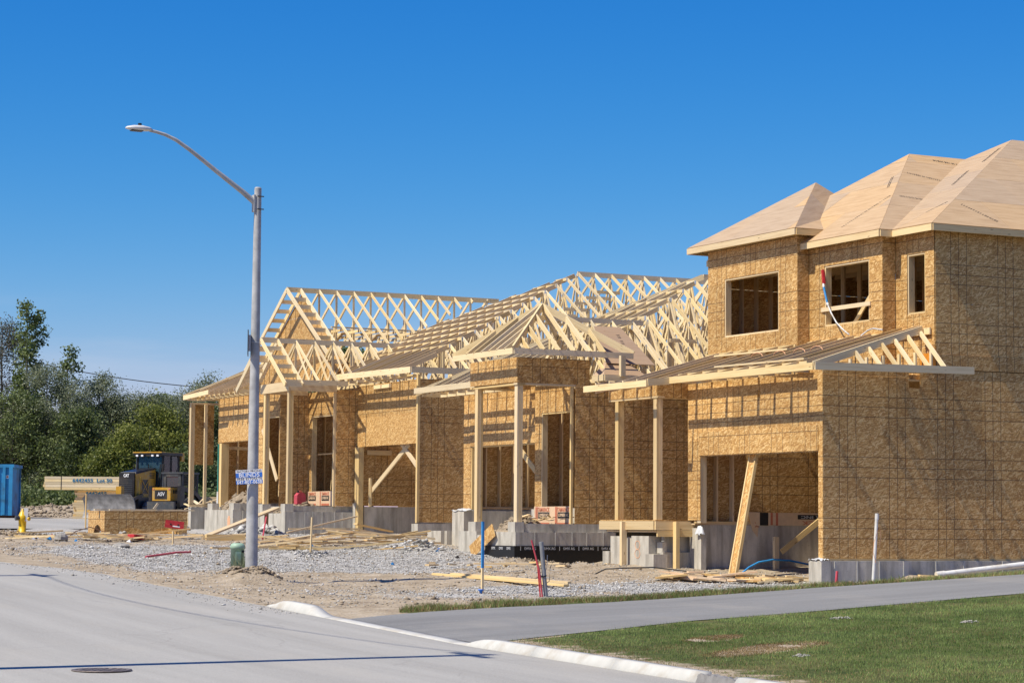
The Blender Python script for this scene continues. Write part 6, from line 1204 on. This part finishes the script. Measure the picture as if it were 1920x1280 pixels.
# compact track loader, its engine hood towards the viewer
lx, ly = far(337, 91); lz2 = gz(lx, ly); Wl = frame((lx, ly, lz2), fw_, Vector((0, 0, 1)).cross(fw_))
ld = thing('track_loader', 'small yellow and black compact track loader parked right of the bulldozer', 'track loader', W=Wl); lb = lambda n, lst, m, par=ld: boxes(n, lst, M[m], par, Wl)
for s in (-1, 1):
    tk = track_loop('track', 1.75, .62, .34, s * .62, ld, Wl, 'black_rubber', lugs=30)
    for x in (-.55, .55): wheel('sprocket', x, s * .62, .31, .22, .26, tk, Wl, 'machine_grey')
    ab = [Wl @ Vector(p) for p in ((.75, s * .66, 1.35), (-.2, s * .70, 1.15), (-1.15, s * .66, .55), (-1.45, s * .60, .25))]
    for a, b in zip(ab[:-1], ab[1:]): beam('lift_arm', a, b, .12, .17, M['machine_black'], ld)
    lb('arm_tower', [((.55, s * .66 - .07, .6), (.85, s * .66 + .07, 1.42))], 'machine_black')
lb('chassis', [((-.85, -.46, .25), (1.0, .46, .85))], 'machine_black'); lb('bumper', [((1.0, -.62, .36), (1.12, .62, .82))], 'machine_grey')
hood = lb('engine_hood', [((.35, -.42, .85), (1.06, .42, 1.36))], 'yellow'); lb('hood_grille', [((1.062, -.30, .92), (1.075, .26, 1.26))], 'machine_black', hood); text('lettering', 'ASV', Wl @ frame((1.08, 0, 1.1), (0, 1, 0), (0, 0, 1)), .2, M['p_grey'], hood, .34, .005)
for (x, y) in ((.30, .44), (.30, -.44), (-.72, .44), (-.72, -.44)): beam('cab_post', Wl @ Vector((x, y, .85)), Wl @ Vector((x - .03, y, 1.92)), .07, .07, M['machine_grey'], ld, up=(1, 0, 0))
lb('cab_roof', [((-.8, -.5, 1.90), (.36, .5, 1.97))], 'machine_grey'); lb('rear_panel', [((.28, -.40, 1.36), (.34, -.28, 1.9)), ((.28, .28, 1.36), (.34, .40, 1.9)), ((.28, -.40, 1.80), (.34, .40, 1.9))], 'machine_grey'); lb('rear_window', [((.30, -.28, 1.40), (.315, .28, 1.80))], 'glass')
lb('side_mesh', [((-.7 + .05 * k, .45, 1.0), (-.685 + .05 * k, .46, 1.88)) for k in range(19)] + [((-.7, .447, 1.0 + .09 * k), (.27, .457, 1.012 + .09 * k)) for k in range(10)], 'machine_black'); lb('side_mesh', [((-.7 + .05 * k, -.46, 1.0), (-.685 + .05 * k, -.45, 1.88)) for k in range(19)], 'machine_black')
lb('seat', [((-.4, -.22, .85), (.1, .22, 1.1)), ((.05, -.22, 1.1), (.15, .22, 1.6))], 'machine_black')
for s in (-1, 1): beam('hydraulic_cylinder', Wl @ Vector((.6, s * .58, .75)), Wl @ Vector((-.3, s * .66, 1.12)), .07, .07, M['machine_grey'], ld); beam('hydraulic_rod', Wl @ Vector((-.3, s * .66, 1.12)), Wl @ Vector((-.75, s * .66, .95)), .04, .04, M['alu'], ld)
for k in range(4): lb('hood_slot', [((.5 + .11 * k, .421, 1.12), (.57 + .11 * k, .426, 1.27))], 'machine_black', hood)
lb('tail_light', [((1.063, -.40, 1.26), (1.075, -.33, 1.32)), ((1.063, .33, 1.26), (1.075, .40, 1.32))], 'p_red', hood)
tube('beacon', [Wl @ Vector((.2, .1, 1.97)), Wl @ Vector((.2, .1, 2.06))], .04, M['machine_black'], ld, 8); lb('front_bucket', [((-1.9, -.7, .08), (-1.45, .7, .5))], 'machine_black')
# lumber packs
def pack(px0, px1, Z, z0, rows_, cols, label, bh=.10, mat='truss', ends=True, jit=.02, dep=None):
    x0, y0 = far(px0, Z); x1, y1 = far(px1, Z); a = Vector((x0, y0, 0)); d = Vector((x1 - x0, y1 - y0, 0)); L_ = d.length; d.normalize(); nrm = Vector((-d.y, d.x, 0)); t = thing('lumber_pack', label, 'lumber', (x0, y0, z0))
    for r in range(rows_):
        for c in range(cols): s = random.uniform(-jit, jit) * 5; p = a + nrm * (c * .15) + Vector((0, 0, z0 + bh * (r + .5))); beam('board', p + d * s, p + d * (L_ + s), .14, bh * .93, M[mat], t)
    return t, a, d
t, a, d = pack(90, 262, 100, 2.93, 5, 3, 'top pack of pale lumber with blue writing, behind the bulldozer', .115)
Wt = frame(a + d * 2.05 - Vector((-d.y, d.x, 0)) * .085 + Vector((0, 0, 3.33)), d, (0, 0, 1)); text('lettering', '6442455  Lot 50', Wt, .21, M['p_cyan'], t, 1.7, .006); beam('band_strap', a + d * .72 - Vector((-d.y, d.x, 0)) * .085 + Vector((0, 0, 2.93)), a + d * .72 - Vector((-d.y, d.x, 0)) * .085 + Vector((0, 0, 3.51)), .03, .006, M['machine_black'], t)
t, a, d = pack(148, 262, 100.2, 2.52, 4, 3, 'second pack of lumber under the top pack', .10, 'lumber'); text('lettering', '6442455', frame(a + d * .9 - Vector((-d.y, d.x, 0)) * .085 + Vector((0, 0, 2.78)), d, (0, 0, 1)), .22, M['p_cyan'], t, .9, .006)
pack(147, 232, 99.6, 1.70, 8, 4, 'lowest pack of lumber standing on the ground', .10, 'lumber')
pack(362, 425, 92, 1.62, 7, 5, 'pack of boards showing behind the open corner of the farthest house', .14, 'lumber', jit=.05); pack(330, 386, 83, 1.42, 7, 5, 'rough stack of boards left of the farthest foundation', .075, 'truss', jit=.06)
litter(24, far(385, 86)[0], far(385, 86)[1], 1.0, .6, .5, 1.4, 0, 1.4, 'loose board on the untidy pile by the farthest house corner', 'untidy board pile by the farthest house', .9, mats=('truss', 'lumber'), tilt=.5)
# blue container
Wb = frame((*far(30, 99), 1.70), (-.91, .41, 0), (-.41, -.91, 0)); bn = thing('waste_container', 'blue steel waste container with rust streaks at the left edge', 'container', W=Wb); bb = lambda n, lst, m, par=bn: boxes(n, lst, M[m], par, Wb)
bb('body', [((.05, -2.2, .12), (4.0, -.05, 2.15))], 'bin_blue'); bb('top_rail', [((-.05, -2.25, 2.15), (4.05, .03, 2.28))], 'bin_blue'); bb('corner_post', [((.0, -.06, .12), (.16, .03, 2.15)), ((.0, -2.22, .12), (.12, -2.1, 2.15))], 'bin_blue'); bb('stiffener', [((.30 + .36 * k, -.05, .15), (.42 + .36 * k, .05, 2.15)) for k in range(10)], 'bin_blue'); bb('skid', [((0, -2.1, 0), (4, -1.9, .12)), ((0, -.4, 0), (4, -.2, .12))], 'rust'); bb('sticker', [((.17, -.049, 1.68), (.29, -.044, 1.82))], 'cloth_white'); bb('sticker', [((.19, -.043, 1.71), (.27, -.042, 1.79))], 'p_red')

# ---------------------------------------------------------------- render settings that belong to the scene
sc.cycles.max_bounces = 6; sc.cycles.diffuse_bounces = 3; sc.cycles.transparent_max_bounces = 8
